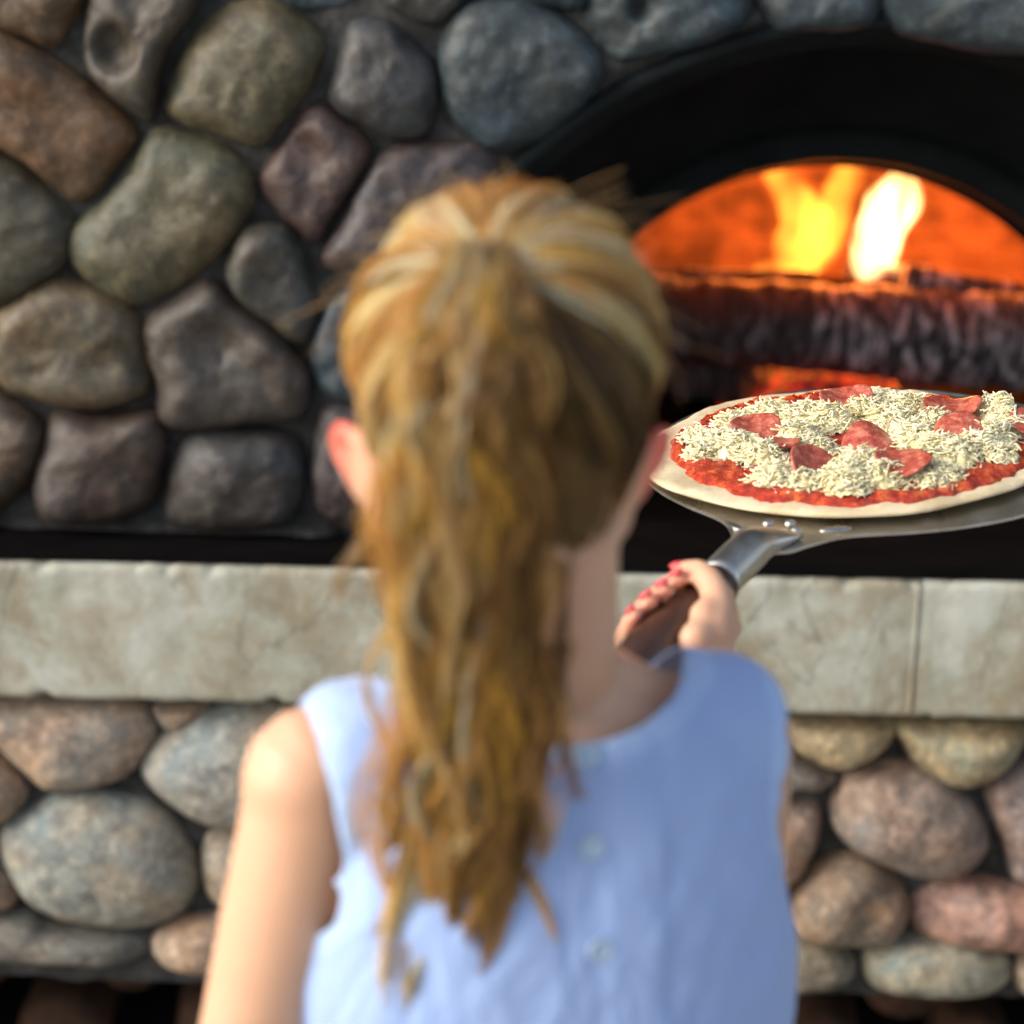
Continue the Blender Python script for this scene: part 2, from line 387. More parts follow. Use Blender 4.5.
# concrete ledge in two blocks, chipped edges
def ledge(x0, x1, seed):
    nx = int((x1-x0)/.006); prof = []
    h0, h1 = LZ, HZ-.013
    for t in np.linspace(0, 1, 6): prof.append((YW+.03-(YW+.03-YS-.004)*t, h0, 0))
    for t in np.linspace(0, 1, 24)[0:]: prof.append((YS, h0+.004+(h1-h0-.008)*t, 1))
    for t in np.linspace(0, 1, 8): prof.append((YS+.004+(YW+.03-YS-.004)*t, h1, 0))
    V = []; F = []; n = len(prof); rs = random.Random(seed)
    chips = [(rs.uniform(x0, x1), rs.choice((h0, h1, h1)), rs.uniform(.004, .013)) for _ in range(int((x1-x0)*22))]
    for i in range(nx+1):
        x = x0+(x1-x0)*i/nx
        endf = min(1, min(i, nx-i)/1.0)
        for (y, z, f) in prof:
            p = Vector((x, y, z)); d = 0
            for cx_, cz_, cr_ in chips:
                q = ((x-cx_)**2+((z-cz_)*1.3)**2+(y-YS)**2)**.5
                if q < cr_: d = max(d, (cr_-q)*.8)
            p.y += d+.0015*FB(p, 14, seed)+(.0015 if endf == 0 else 0)
            p.z += -d*.5*(1 if z > (h0+h1)/2 else -1) + .0012*FB(p, 30, seed+3)*(0 if f else 1)
            V.append(p)
    for i in range(nx):
        for j in range(n-1): F.append((i*n+j, i*n+j+1, (i+1)*n+j+1, (i+1)*n+j))
    F.append(tuple(range(n))); F.append(tuple(nx*n+j for j in range(n))[::-1])
    return mk('ledge', V, F, MAT['concrete'], oven)
xj = P(916, 640, YS).x
ledge(XL, xj-.0003, 2); ledge(xj+.0003, XR, 5)

# lower wall and niche
V = []; F = []; nx, nz = 260, 40
for j in range(nz+1):
    for i in range(nx+1):
        p = Vector((XL+(XR-XL)*i/nx, YL, NZ+(LZ-.001-NZ)*j/nz)); p.y += .010*FB(p, 11, 4)
        if j == 0: p.z += .006*FB(p, 12, 2)
        V.append(p)
for j in range(nz):
    for i in range(nx):
        k = j*(nx+1)+i; F.append((k, k+1, k+nx+2, k+nx+1))
b = len(V)
for i in range(nx+1): V.append(Vector((XL+(XR-XL)*i/nx, YL+.14, NZ+.01)))
for i in range(nx): F.append((i, i+1, b+i+1, b+i))
lwall = mk('lower_wall', V, F, MAT['mortar'], oven)
bm = bmesh.new()
box(bm, XL, XR, 3.0, 3.05, 0, NZ+.01, .004); box(bm, XL, XL+.25, YL, 2.998, 0, NZ+.008, .004); box(bm, XR-.25, XR, YL, 2.998, 0, NZ+.008, .004)
box(bm, XL+.252, XR-.252, YL+.03, 2.998, 0, .05, .004); box(bm, XL, XR, YL+.142, 3.0, NZ+.012, LZ-.02)
frombm('wood_niche', bm, MAT['niche'], oven, False)

# ---- stones
def stone(poly, Y, H, colr, mat, parent, p=3.2, amp=.006, seed=0, world=False, dent=None):
    if world: W = [Vector((x, Y, z)) for x, z in poly]
    else: W = [P(x, y, Y) for x, y in poly]
    n = 56; out = crom(W, n); nr = 20
    # area centroid
    A = 0; C = Vector((0, 0, 0))
    for i in range(n):
        a, b = out[i], out[(i+1) % n]; cr_ = a.x*b.z-b.x*a.z; A += cr_; C += Vector((a.x+b.x, 0, a.z+b.z))*cr_
    C = C/(3*A); C.y = Y
    V = []; F = []
    gs = [(1.0, .55), (1.0, .25)] + [(r, 0) for r in np.sin(np.linspace(math.pi/2, 0, nr))[0:-1]]
    for r, back in gs:
        for k in range(n):
            q = C+(out[k]-C)*(r*(1.03 if mat is MAT['stone_up'] else 1.0)); 
            q.y = Y + (.03*back/.55 if back else -H*(.85 if mat is MAT['stone_up'] else 1)*(1-r**p)**.55)
            if not back:
                s = 1.0 if r > .02 else .3
                q = q + Vector((FB((q.x, 0, q.z), 8, seed)*.4, FB((q.x, 0, q.z), 11, seed)*1.15 + FB((q.x, q.y, q.z), 32, seed+9, 5)*.16, FB((q.x, 0, q.z), 8, seed+5)*.4))*amp*(1.0 if r < .97 else .6)
                if dent:
                    for (dx, dy, dr, dd) in dent:
                        D = P(dx, dy, Y); e = ((q.x-D.x)**2+(q.z-D.z)**2)**.5
                        if e < dr: q.y += dd*(1-(e/dr)**2)**1.5
            V.append(q)
    m_ = len(gs)
    for i in range(m_-1):
        for k in range(n):
            k2 = (k+1) % n; F.append((i*n+k, i*n+k2, (i+1)*n+k2, (i+1)*n+k))
    c = len(V); V.append(sum((V[(m_-1)*n+k] for k in range(n)), Vector())/n)
    for k in range(n): F.append(((m_-1)*n+k, (m_-1)*n+(k+1) % n, c))
    org = Vector((C.x, Y, C.z))
    o = mk('stone', [v-org for v in V], F, mat, None); o.location = org
    o.parent = parent; o.matrix_parent_inverse = wm(parent).inverted()
    k_ = .62 if mat is MAT['stone_up'] else .92
    o.color = (colr[0]*k_, colr[1]*k_, colr[2]*k_, 1)
    return o
BR = (.17, .105, .058); BR2 = (.12, .08, .052); OL = (.14, .125, .075); GR = (.075, .078, .08); BL = (.055, .078, .094); MV = (.085, .070, .074); DK = (.05, .047, .047); PK = (.11, .072, .066)
UP = [
 ([(-50,-30),(95,-40),(82,15),(60,52),(25,38),(-45,8)], .05, BR, None),
 ([(-60,15),(10,28),(60,58),(110,98),(136,130),(118,166),(90,198),(60,186),(20,155),(-60,122)], .05, BR, None),
 ([(104,-30),(88,25),(90,65),(112,92),(150,121),(162,95),(172,50),(200,5),(205,-35)], .06, (.095,.085,.07), [(120,45,.03,.03)]),
 ([(245,0),(290,8),(328,40),(318,80),(290,120),(262,142),(222,134),(180,118),(172,98),(184,52),(212,14)], .055, OL, None),
 ([(350,15),(385,12),(408,32),(434,60),(440,100),(428,134),(395,138),(368,125),(340,110),(330,88),(338,48)], .05, (.07,.072,.076), None),
 ([(470,5),(505,0),(552,10),(590,35),(603,65),(588,97),(550,130),(510,147),(480,141),(450,110),(439,62),(446,25)], .055, BL, None),
 ([(378,-35),(468,-35),(460,8),(430,24),(400,15),(382,0)], .04, GR, None),
 ([(275,-40),(365,-40),(362,4),(330,11),(290,4)], .04, BL, None),
 ([(515,-35),(590,-40),(586,6),(560,11),(522,-2)], .04, BL, None),
 ([(583,8),(600,-30),(740,-45),(748,12),(730,34),(680,50),(620,64),(600,44)], .05, (.055,.080,.095), [(640,5,.018,.02)]),
 ([(752,-40),(880,-40),(878,14),(860,27),(800,32),(765,26)], .045, (.05,.072,.088), None),
 ([(885,-40),(1075,-45),(1075,45),(1005,50),(940,40),(890,24)], .05, (.055,.075,.088), None),
 ([(318,100),(345,115),(372,140),(362,172),(338,212),(320,240),(290,220),(265,190),(264,165),(290,128)], .05, PK, [(312,150,.03,.014)]),
 ([(395,145),(440,138),(488,140),(497,178),(440,222),(385,268),(352,272),(325,255),(345,215),(368,172)], .05, MV, None),
 ([(160,125),(205,130),(247,155),(258,190),(245,230),(210,270),(165,298),(130,300),(90,280),(70,250),(80,220),(115,185),(138,150)], .06, OL, None),
 ([(-60,135),(0,145),(48,180),(78,212),(74,250),(50,280),(10,303),(-60,300)], .055, (.11,.10,.07), None),
 ([(250,222),(285,220),(308,250),(320,300),(312,336),(290,336),(250,300),(232,270),(238,245)], .045, (.085,.08,.068), None),
 ([(50,276),(100,285),(140,310),(152,350),(150,390),(100,403),(40,397),(8,385),(-2,350),(4,305)], .055, (.15,.115,.07), None),
 ([(146,315),(178,286),(212,274),(236,296),(286,335),(312,370),(308,402),(290,416),(240,420),(168,422),(160,380),(150,345)], .06, (.085,.07,.058), [(215,330,.035,.012)]),
 ([(-60,355),(-5,380),(34,408),(48,430),(32,480),(0,507),(-60,507)], .05, BR2, None),
 ([(60,406),(110,412),(158,405),(168,440),(160,490),(130,515),(80,519),(45,506),(38,460)], .055, (.075,.06,.056), None),
 ([(195,426),(240,424),(292,431),(305,460),(303,500),(282,523),(200,523),(166,512),(169,460)], .055, (.068,.062,.06), None),
 ([(325,305),(350,280),(388,282),(402,330),(372,395),(330,396),(313,350)], .045, BL, None),
 ([(325,400),(365,398),(372,440),(362,522),(340,524),(315,500),(315,450)], .045, MV, None),
 ([(395,278),(428,240),(458,228),(438,262),(412,322),(392,370),(382,330)], .04, MV, None),
]
for i, (pl, H, c, dn) in enumerate(UP):
    stone(pl, YW, H, c, MAT['stone_up'], uwall, p=4.2+random.random()*2.0, amp=.012, seed=i*3.1, dent=dn)
PA = (.34, .28, .22); PG = (.27, .265, .235); PP = (.37, .28, .215); TN = (.36, .29, .18); BV = (.28, .205, .165)
LO = [
 ([(-40,694),(30,690),(100,690),(150,702),(158,735),(140,765),(110,782),(50,785),(22,765),(-10,735)], .05, PP, None),
 ([(158,700),(205,699),(208,710),(176,727),(160,718)], .03, PP, None),
 ([(208,704),(290,696),(335,710),(332,790),(280,825),(222,825),(175,805),(142,775),(150,745),(175,720)], .055, (.29,.29,.27), None),
 ([(10,815),(60,790),(112,789),(162,806),(194,848),(200,880),(184,910),(140,925),(80,920),(30,896),(5,862),(0,835)], .06, PG, None),
 ([(-60,745),(-5,752),(26,776),(28,800),(0,822),(-60,820)], .045, PP, None),
 ([(-60,845),(2,868),(20,893),(0,906),(-60,902)], .04, BV, None),
 ([(-60,914),(20,905),(60,922),(140,930),(152,945),(130,958),(60,956),(-60,950)], .045, (.17,.16,.14), None),
 ([(155,932),(182,916),(232,911),(240,962),(180,963),(156,950)], .045, PP, None),
 ([(208,832),(262,828),(300,852),(290,900),(226,904),(205,880)], .045, (.28,.24,.19), None),
 ([(250,912),(330,900),(370,930),(350,968),(262,968)], .045, PG, None),
 ([(345,700),(450,700),(480,740),(440,800),(370,810),(340,770)], .05, PA, None),
 ([(310,830),(400,815),(440,850),(420,905),(340,895),(305,860)], .05, BV, None),
 ([(470,800),(560,790),(600,850),(560,910),(470,900),(445,850)], .05, PG, None),
 ([(490,705),(620,706),(640,750),(580,785),(500,775)], .05, PP, None),
 ([(385,925),(480,912),(540,930),(530,975),(390,972)], .045, PA, None),
 ([(650,715),(735,712),(740,740),(700,780),(650,770)], .045, PG, None),
 ([(620,800),(690,785),(730,830),(710,890),(640,900),(605,850)], .05, BV, None),
 ([(560,930),(650,912),(735,935),(730,980),(570,980)], .045, PA, None),
 ([(785,712),(892,713),(892,736),(870,755),(835,765),(805,752),(783,735)], .05, TN, None),
 ([(898,714),(1020,718),(1012,755),(985,775),(955,782),(920,767),(901,742)], .055, TN, None),
 ([(745,748),(795,752),(838,770),(826,784),(795,786),(745,790)], .035, (.16,.13,.11), None),
 ([(842,770),(880,756),(925,762),(960,785),(986,820),(986,850),(960,872),(915,872),(870,856),(835,830),(829,800)], .06, BV, [(905,775,.018,.008)]),
 ([(982,780),(1025,752),(1080,760),(1080,885),(1018,880),(1002,842)], .055, (.21,.16,.15), None),
 ([(842,850),(880,855),(905,885),(908,915),(886,937),(850,938),(790,926),(784,905),(800,872)], .06, (.23,.16,.11), None),
 ([(915,887),(960,873),(1010,880),(1080,888),(1080,946),(1000,944),(945,938),(911,920)], .05, (.34,.20,.16), None),
 ([(755,935),(830,935),(856,960),(840,980),(780,988),(745,984)], .045, (.19,.17,.13), None),
 ([(862,950),(900,931),(960,930),(1004,950),(1010,975),(980,992),(920,993),(870,982)], .05, (.30,.28,.22), None),
 ([(1020,952),(1080,950),(1080,992),(1018,988)], .045, PA, None),
 ([(745,798),(796,794),(820,802),(818,840),(795,880),(748,895)], .045, BV, None),
]
for i, (pl, H, c, dn) in enumerate(LO):
    stone(pl, YL, H, c, MAT['stone_lo'], lwall, p=2.4+random.random()*.8, amp=.007 if i not in (22, 23, 24) else .014, seed=50+i*2.3, dent=dn)
# stones beyond the frame
def clear_extra(x0, x1, z0, z1, Y, test, cols, mat, parent, dz, dx, H, p, amp, seed):
    rs = random.Random(seed); nrow = int(round((z1-z0)/dz)); hz = (z1-z0)/nrow
    for r_ in range(nrow):
        x = x0 + rs.uniform(0, .05)
        while x < x1-.05:
            wd = dx*rs.uniform(.8, 1.3); cx_ = x+wd/2; cz_ = z0+hz*(r_+.5); x += wd+.002
            if cx_+wd/2 > x1 or not test(cx_, cz_, wd/2): continue
            pl = []; t0 = rs.uniform(0, 6)
            for k in range(9):
                a = t0+2*math.pi*k/9; e = 1/((abs(math.cos(a))**3.4+abs(math.sin(a))**3.4)**(1/3.4))*rs.uniform(.84, 1.04)
                pl.append((cx_+math.cos(a)*e*wd/2, cz_+math.sin(a)*e*hz*.52))
            stone(pl, Y, H*rs.uniform(.8, 1.1), rs.choice(cols), mat, parent, p=p, amp=amp, seed=rs.random()*99, world=True)
fxl, fxr = P(-62, 300, YW).x, P(1082, 300, YW).x; ztopf = P(500, -42, YW).z
def t_up(x, z, h):
    if (x-AX)**2+(z-HZ)**2 < (AR+.005+h*.85)**2: return False
    return not (fxl-h*.6 < x < fxr+h*.6 and z < ztopf+.035)
clear_extra(XL+.02, XR-.02, HZ+.02, 1.95, YW, t_up, [BR, OL, GR, BL, MV, BR2], MAT['stone_up'], uwall, (.13), .155, .052, 4.2, .011, 3)
lxl, lxr = P(-62, 850, YL).x, P(1082, 850, YL).x
clear_extra(XL+.02, XR-.02, NZ+.008, LZ-.008, YL, lambda x, z, h: not (lxl-h*.5 < x < lxr+h*.5), [PA, PG, PP, TN, BV], MAT['stone_lo'], lwall, .11, .16, .05, 2.6, .008, 5)

# ------------------------------------------------------------------ fire inside the oven
def log(name, a, b, r, mat, seed, taper=.9, ring=.0, seg=40, n=90):
    a = Vector(a); b = Vector(b); L = (b-a).length; q = (b-a).to_track_quat('X', 'Z')
    V = []; F = []
    for i in range(n+1):
        t = i/n; rr = r*(1-(1-taper)*t)
        if i == 0 or i == n: rr *= .93
        for k in range(seg):
            an = 2*math.pi*k/seg; p = Vector((t*L, math.cos(an)*rr, math.sin(an)*rr))
            f = 1+.10*FB((p.x*1.0, p.y, p.z), 9, seed)+ring*noise.noise(Vector((p.x*46+p.z*14, p.y*20+seed, p.z*20)))
            p.y *= f; p.z *= f; V.append(p)
    for i in range(n):
        for k in range(seg): F.append((i*seg+k, i*seg+(k+1) % seg, (i+1)*seg+(k+1) % seg, (i+1)*seg+k))
    F.append(tuple(range(seg))[::-1]); F.append(tuple(n*seg+k for k in range(seg)))
    o = mk(name, V, F, mat, None, True); o.location = a; o.rotation_mode = 'QUATERNION'; o.rotation_quaternion = q
    return o
YG = YM+.20
l1 = log('burning_log', P(600, 312, YG), P(1150, 352, YG-.03), .048, MAT['char'], 1.2, 1.40, .12)
tag(l1, 'thick charred log with cracked bark lying across the oven mouth', 'log')
l1.data.materials.append(MAT['ash_daylit_log'])
for pl in l1.data.polygons:
    if pl.center.x + .03*N3(pl.center, 20) > .27: pl.material_index = 1  # paler right part: daylight put into the bark colour, along with ash
l2 = log('burning_log', P(850, 265, YG+.16), P(960, 300, YG+.10), .022, MAT['ash_daylit_log'], 4.4, .8, .06, 20, 40)
tag(l2, 'thin ash covered stick burning behind the thick charred log', 'log')
l3 = log('burning_log', (AX-.33, YG+.20, HZ+.05), (AX-.07, YG+.02, HZ+.042), .046, MAT['char'], 8, .9, .08, 24, 50)
tag(l3, 'dark charred log lying under the thick log at the left of the embers', 'log')
l4 = log('burning_log', P(680, 281, YG+.03), P(815, 280, YG+.06), .017, MAT['char'], 14, .7, .10, 16, 40)
tag(l4, 'small broken charred branch on top of the thick log below the left flame', 'log')
l5 = log('burning_log', P(905, 276, YG+.02), P(1035, 297, YG+.03), .017, MAT['ash_daylit_log'], 17, .8, .10, 16, 40)
tag(l5, 'short ash grey branch on top of the thick log at its right end', 'log')
# ember bed
V = []; F = []; nx, ny = 110, 70
for j in range(ny+1):
    for i in range(nx+1):
        u = i/nx*2-1; v = j/ny*2-1; rr = min(1, (u*u+v*v)**.5)
        p = Vector((AX+.010+u*.125, YG+.10+v*.24, HZ+.003)); hgt = max(0, 1-rr**2.5)
        p.z += hgt*(.035+.03*FB(p, 14, 3)+.02*abs(FB(p, 40, 6))); V.append(p)
for j in range(ny):
    for i in range(nx): k = j*(nx+1)+i; F.append((k, k+1, k+nx+2, k+nx+1))
tag(mk('embers', V, F, MAT['ember'], None), 'bed of glowing red embers and ash under the logs', 'embers', kind='stuff')
# flames: volumes of glowing gas
def flame_mat(name, c1, c2, dens, zb, zt, sc_=24):
    m = bpy.data.materials.new(name); m.use_nodes = True; t = m.node_tree; t.nodes.clear()
    o = t.nodes.new('ShaderNodeOutputMaterial'); em = t.nodes.new('ShaderNodeEmission'); tc = t.nodes.new('ShaderNodeTexCoord')
    mp = t.nodes.new('ShaderNodeMapping'); mp.inputs['Scale'].default_value = (1, 1, .4); t.links.new(tc.outputs['Object'], mp.inputs[0])
    nz = t.nodes.new('ShaderNodeTexNoise'); nz.inputs['Scale'].default_value = sc_; nz.inputs['Detail'].default_value = 3; t.links.new(mp.outputs[0], nz.inputs[0])
    rp = t.nodes.new('ShaderNodeValToRGB'); rp.color_ramp.elements[0].position = .30; rp.color_ramp.elements[0].color = (0, 0, 0, 1); rp.color_ramp.elements[1].position = .58; t.links.new(nz.outputs[0], rp.inputs[0])
    mx = t.nodes.new('ShaderNodeMath'); mx.operation = 'MULTIPLY'; mx.inputs[1].default_value = dens; t.links.new(rp.outputs[0], mx.inputs[0])
    rc = t.nodes.new('ShaderNodeMix'); rc.data_type = 'RGBA'; rc.inputs[6].default_value = (*c1, 1); rc.inputs[7].default_value = (*c2, 1); t.links.new(nz.outputs[0], rc.inputs[0])
    t.links.new(rc.outputs[2], em.inputs[0]); t.links.new(mx.outputs[0], em.inputs[1]); t.links.new(em.outputs[0], o.inputs['Volume'])
    return m
FM1 = flame_mat('yellow_flame', (1, .22, .02), (1, .50, .05), 60, 0, 1)
FM2 = flame_mat('white_flame', (1, .55, .12), (1, .75, .35), 150, 0, 1, 34)
def flame(pts, rads, mat, seed, fl=.55):
    c = crom(pts, 18, False); n = len(rads); V = []; F = []
    rs = [np.interp(i/17, np.linspace(0, 1, n), rads) for i in range(18)]
    tube(V, F, c, rs, 16)
    base = c[0]; V2 = []
    for v in V:
        d = Vector((v.x, v.y, v.z)); d.y = base.y+(v.y-base.y)*fl
        d += Vector((N3(d, 22, seed), N3(d, 22, seed+4)*.5, 0))*.012; V2.append(d-base)
    o = mk('flame', V2, F, mat, None); o.location = base; return o
YF = YG+.13
f1 = flame([P(790, 285, YF), P(800, 250, YF), P(812, 225, YF), P(790, 195, YF), P(775, 165, YF), P(772, 120, YF)], [.018, .036, .036, .024, .018, .003], FM1, 1)
tag(f1, 'left tongue of yellow flame leaning left behind the thick log', 'flame', 'flames in the oven')
f2 = flame([P(812, 262, YF+.02), P(822, 238, YF+.02), P(838, 205, YF+.02), P(848, 170, YF+.02), P(846, 120, YF+.02)], [.018, .028, .022, .018, .003], FM1, 2)
tag(f2, 'middle tongue of yellow flame leaning right behind the thick log', 'flame', 'flames in the oven')
f3 = flame([P(868, 262, YF), P(880, 235, YF), P(893, 205, YF), P(903, 180, YF), P(900, 145, YF)], [.026, .036, .034, .027, .003], FM2, 3)
tag(f3, 'broad white hot flame at the right behind the thick log', 'flame', 'flames in the oven')
f4 = flame([P(756, 268, YF-.05), P(780, 266, YF-.05), P(806, 272, YF-.05)], [.008, .010, .006], FM1, 5)
tag(f4, 'small low yellow flame licking over the top of the thick log', 'flame', 'flames in the oven')
FM3 = flame_mat('orange_flame_edge', (1, .10, .008), (1, .22, .02), 9, 0, 1, 16)
def halo(par, k):
    V = [v.co*1.0 for v in par.data.vertices]; cen = sum(V, Vector())/len(V)
    me = par.data.copy(); me.name = 'flame_edge'
    for v in me.vertices:
        v.co = v.co + v.normal*k; v.co.z += .004
    o = lk('flame_edge', me, FM3); o.parent = par
for f_, k_ in ((f1, .013), (f2, .011), (f3, .015), (f4, .006)): halo(f_, k_)
def plight(name, loc, e, c, rad, par):
    l = bpy.data.lights.new(name, 'POINT'); l.energy = e; l.color = c; l.shadow_soft_size = rad
    o = bpy.data.objects.new(name, l); col.objects.link(o); o.location = loc; o.parent = par; o.matrix_parent_inverse = wm(par).inverted()
plight('fire_glow', P(890, 190, YF+.12), 17, (1, .22, .035), .05, f3)
plight('fire_glow', P(790, 190, YF+.12), 14, (1, .20, .03), .05, f1)

# firewood in the niche
rs = random.Random(11); fz = .05
topn = {True: 0, False: 0}
spots = []
for row in range(4):
    for k in range(13):
        spots.append((-.95+k*.195+(row % 2)*.09, .05+.068+row*.118))
for i, (x, z) in enumerate(spots):
    if x > 1.4 or z > NZ-.07: continue
    if z > .40 and -.50 < x < .50: continue
    o = log('firewood', (x, 2.66+rs.uniform(0, .05), z), (x+rs.uniform(-.02, .02), 2.97, z), rs.uniform(.05, .06), MAT['wood'], i*1.3, .95, .02, 16, 8)
    fr_ = z > .40; seen = ''
    if fr_: topn[x < 0] += 1; seen = ('first', 'second', 'third', 'fourth', 'fifth', 'sixth')[topn[x < 0]-1]
    tag(o, ('dark brown firewood log on top of the stack, %s from the %s end of the niche' % (seen, 'left' if x < 0 else 'girl\'s') if fr_ else 'dry brown log low in the stack of firewood in the dark niche under the oven'), 'firewood', 'firewood stacked under the oven')

# ------------------------------------------------------------------ peel and pizza
tl, tf = math.tan(R(4.2)), math.tan(R(2.6))
pn = Vector((-tl, -tf, 1)).normalized()
PC = onplane(853, 455, Vector((.255, 1.70, 1.18)), Vector((0, 0, 1)))
ex = (Vector((1, 0, tl))).normalized(); ey = pn.cross(ex).normalized()
PM = Matrix.Translation(PC) @ Matrix((ex, ey, pn)).transposed().to_4x4(); PMi = PM.inverted()
def loc_(px, py, h=0):           # pixel on the pizza plane at height h -> local coordinates
    q = PMi @ onplane(px, py, PC+pn*h, pn); return Vector((q.x, q.y, h))
PR = .152
peel = empty('pizza_peel', mat=PM); tag(peel, 'long handled aluminium pizza peel with dark wooden grip held under the pizza', 'pizza peel')
J = loc_(757, 540, -.004); Jr = loc_(792, 531, -.004)   # where the handle meets the blade
bc = Vector((.012, .008, 0)); hd = (bc-loc_(680, 616, 0)); hd.z = 0; hd.normalize(); hs = Vector((hd.y, -hd.x, 0))
BRr = .164
jc = loc_(778, 534, 0); jc.z = 0
jl = (jc-bc).dot(hd)                     # negative
half = []                                # outline half: from neck to the tip (along hd, width w)
out = []
def prof(side):
    pts = [(-.216, .012), (-.210, .021), (-.196, .028), (-.171, .046), (-.150, .082), (-.128, .113), (-.095, .143), (-.05, .164), (0, .170), (.06, .162), (.12, .126), (.158, .068), (.170, 0.0)]
    return pts
pp = prof(1); cv = crom([Vector((a, b, 0)) for a, b in pp], 60, False)
left = [bc+hd*v.x-hs*v.y for v in cv]; right = [bc+hd*v.x+hs*v.y for v in cv]
outl = left+right[-2::-1]
V = []; F = []; n = len(outl); ctr = bc
rings = [(1.0, -.0035), (1.0, -.0012), (.985, -.0012), (.97, -.0022), (.9, -.0022), (.5, -.0022)]
for r_, z in rings:
    for q in outl: V.append(ctr+(q-ctr)*r_+Vector((0, 0, z-.0008)))
for i in range(len(rings)-1):
    for k in range(n): F.append((i*n+k, i*n+(k+1) % n, (i+1)*n+(k+1) % n, (i+1)*n+k))
F.append(tuple((len(rings)-1)*n+k for k in range(n)))
F.append(tuple(range(n))[::-1])
def lpart(name, V, F, mat, par, smooth=True):
    me = bpy.data.meshes.new(name); me.from_pydata([tuple(v) for v in V], [], F); me.update()
    bm = bmesh.new(); bm.from_mesh(me); bmesh.ops.recalc_face_normals(bm, faces=bm.faces); bm.to_mesh(me); bm.free()
    if smooth: me.polygons.foreach_set('use_smooth', [True]*len(me.polygons))
    o = lk(name, me, mat); o.parent = par; return o
lpart('blade', V, F, MAT['alu'], peel, False)
# ferrule: tube flattened into a tongue under the pizza
j0 = bc+hd*(-BRr-.020); fl = []
wj = loc_(721, 580, .004); L1 = abs((wj-bc).dot(hd)); L0 = .216
V = []; F = []; rr = []
for i in range(14):
    t = i/13; a = -(L0-.03)-(L1-L0+.03)*t
    c = bc+hd*a+Vector((0, 0, .000+.006*min(1, t*2.5)-.005*t)); wd = .021-.0065*min(1, t*3); ht = .0035+.0105*min(1, t*2.2)**.8
    rr.append([c+hs*math.cos(2*math.pi*k/28)*wd+Vector((0, 0, 1))*math.sin(2*math.pi*k/28)*ht for k in range(28)])
loft(V, F, rr); lpart('ferrule', V, F, MAT['alu'], peel)
hb = bc+hd*(-L1)+Vector((0, 0, -.001)); ax = (hd*-1+Vector((0, 0, -.03))).normalized()
hl = .130; V = []; F = []
pts = [hb-ax*.004+ax*(hl*t) for t in (0, .02, .05, .2, .5, .8, .95, 1)]
tube(V, F, pts, [.0145, .0155, .0158, .0155, .0150, .0158, .0150, .012], 28)
grip = lpart('handle', V, F, MAT['hwood'], peel)
V = []; F = []; ell(V, F, hb+ax*.006+Vector((0, 0, .0145)) , (.0035, .0035, .0022)); lpart('screw', V, F, MAT['brass'], grip)
for px, py in ((768, 524), (790, 524), (796, 531)):
    V = []; F = []; q = loc_(px, py, 0.0); q.z = .0005; ell(V, F, q, (.0042, .0042, .0026)); lpart('rivet', V, F, MAT['alu'], peel)
for s in (-1, 1):
    V = []; F = []; q = loc_(*((733, 521), (836, 525))[(s+1)//2], 0); q.z = -.0028; a = (math.atan2(hd.y, hd.x)+.9, 0.15)[(s+1)//2]
    ell(V, F, q, (.012, .005, .0018), Matrix.Rotation(a, 3, 'Z')); lpart('pressed_rib', V, F, MAT['alu'], peel)

PO = Vector((-.001, .006, 0)); pizza = empty('pizza', mat=PM @ Matrix.Translation((PO.x, PO.y, .0002))); tag(pizza, 'uncooked pizza with grated cheese, tomato sauce and salami slices on the peel', 'pizza')
# dough
V = []; F = []; n = 160; rr = []
def edge(a): return PR*(.985+.085*math.exp(-((a-3.52)/.38)**2)+.010*math.sin(3*a+1)+.006*math.sin(7*a)+.012*noise.noise(Vector((math.cos(a)*3, math.sin(a)*3, 0))))
for (r_, z) in [(.0, 0), (.97, 0), (.995, .0012), (1.0, .003), (.99, .0042), (.965, .0052), (.92, .0054), (.85, .0052), (.7, .005), (.4, .005), (.05, .005)]:
    ring = []
    for k in range(n):
        a = 2*math.pi*k/n; e = edge(a)*r_; p = Vector((e*math.cos(a), e*math.sin(a), z))
        if z > .002: p.z += .0022*FB(p, 34, 1)
        p.z += .003*max(0, r_-.8)/.2*N3((math.cos(a), math.sin(a), 0), 1.6, 3)+ (.0015 if r_ > .8 else 0)
        ring.append(p)
    rr.append(ring)
loft(V, F, rr); lpart('dough', V, F, MAT['dough'], pizza)
# sauce
V = []; F = []; nr = 46; n = 200
def sedge(a): return .1365-.004*math.sin(a)+.004*noise.noise(Vector((math.cos(a)*5, math.sin(a)*5, 2)))+.003*noise.noise(Vector((math.cos(a)*22, math.sin(a)*22, 2)))
for i in range(nr+1):
    r_ = 1-i/nr
    for k in range(n):
        a = 2*math.pi*k/n; e = sedge(a)*max(r_, .002); p = Vector((e*math.cos(a), e*math.sin(a), 0))
        hgt = .0040+.0062*min(1, (1-r_)*14)**.6 if i else .0035
        p.z = hgt+(.0030*FB(p, 75, 5)+.0034*abs(FB(p, 190, 8, 3)) if i else 0); V.append(p)
for i in range(nr):
    for k in range(n): F.append((i*n+k, i*n+(k+1) % n, (i+1)*n+(k+1) % n, (i+1)*n+k))
lpart('tomato_sauce', V, F, MAT['sauce'], pizza)
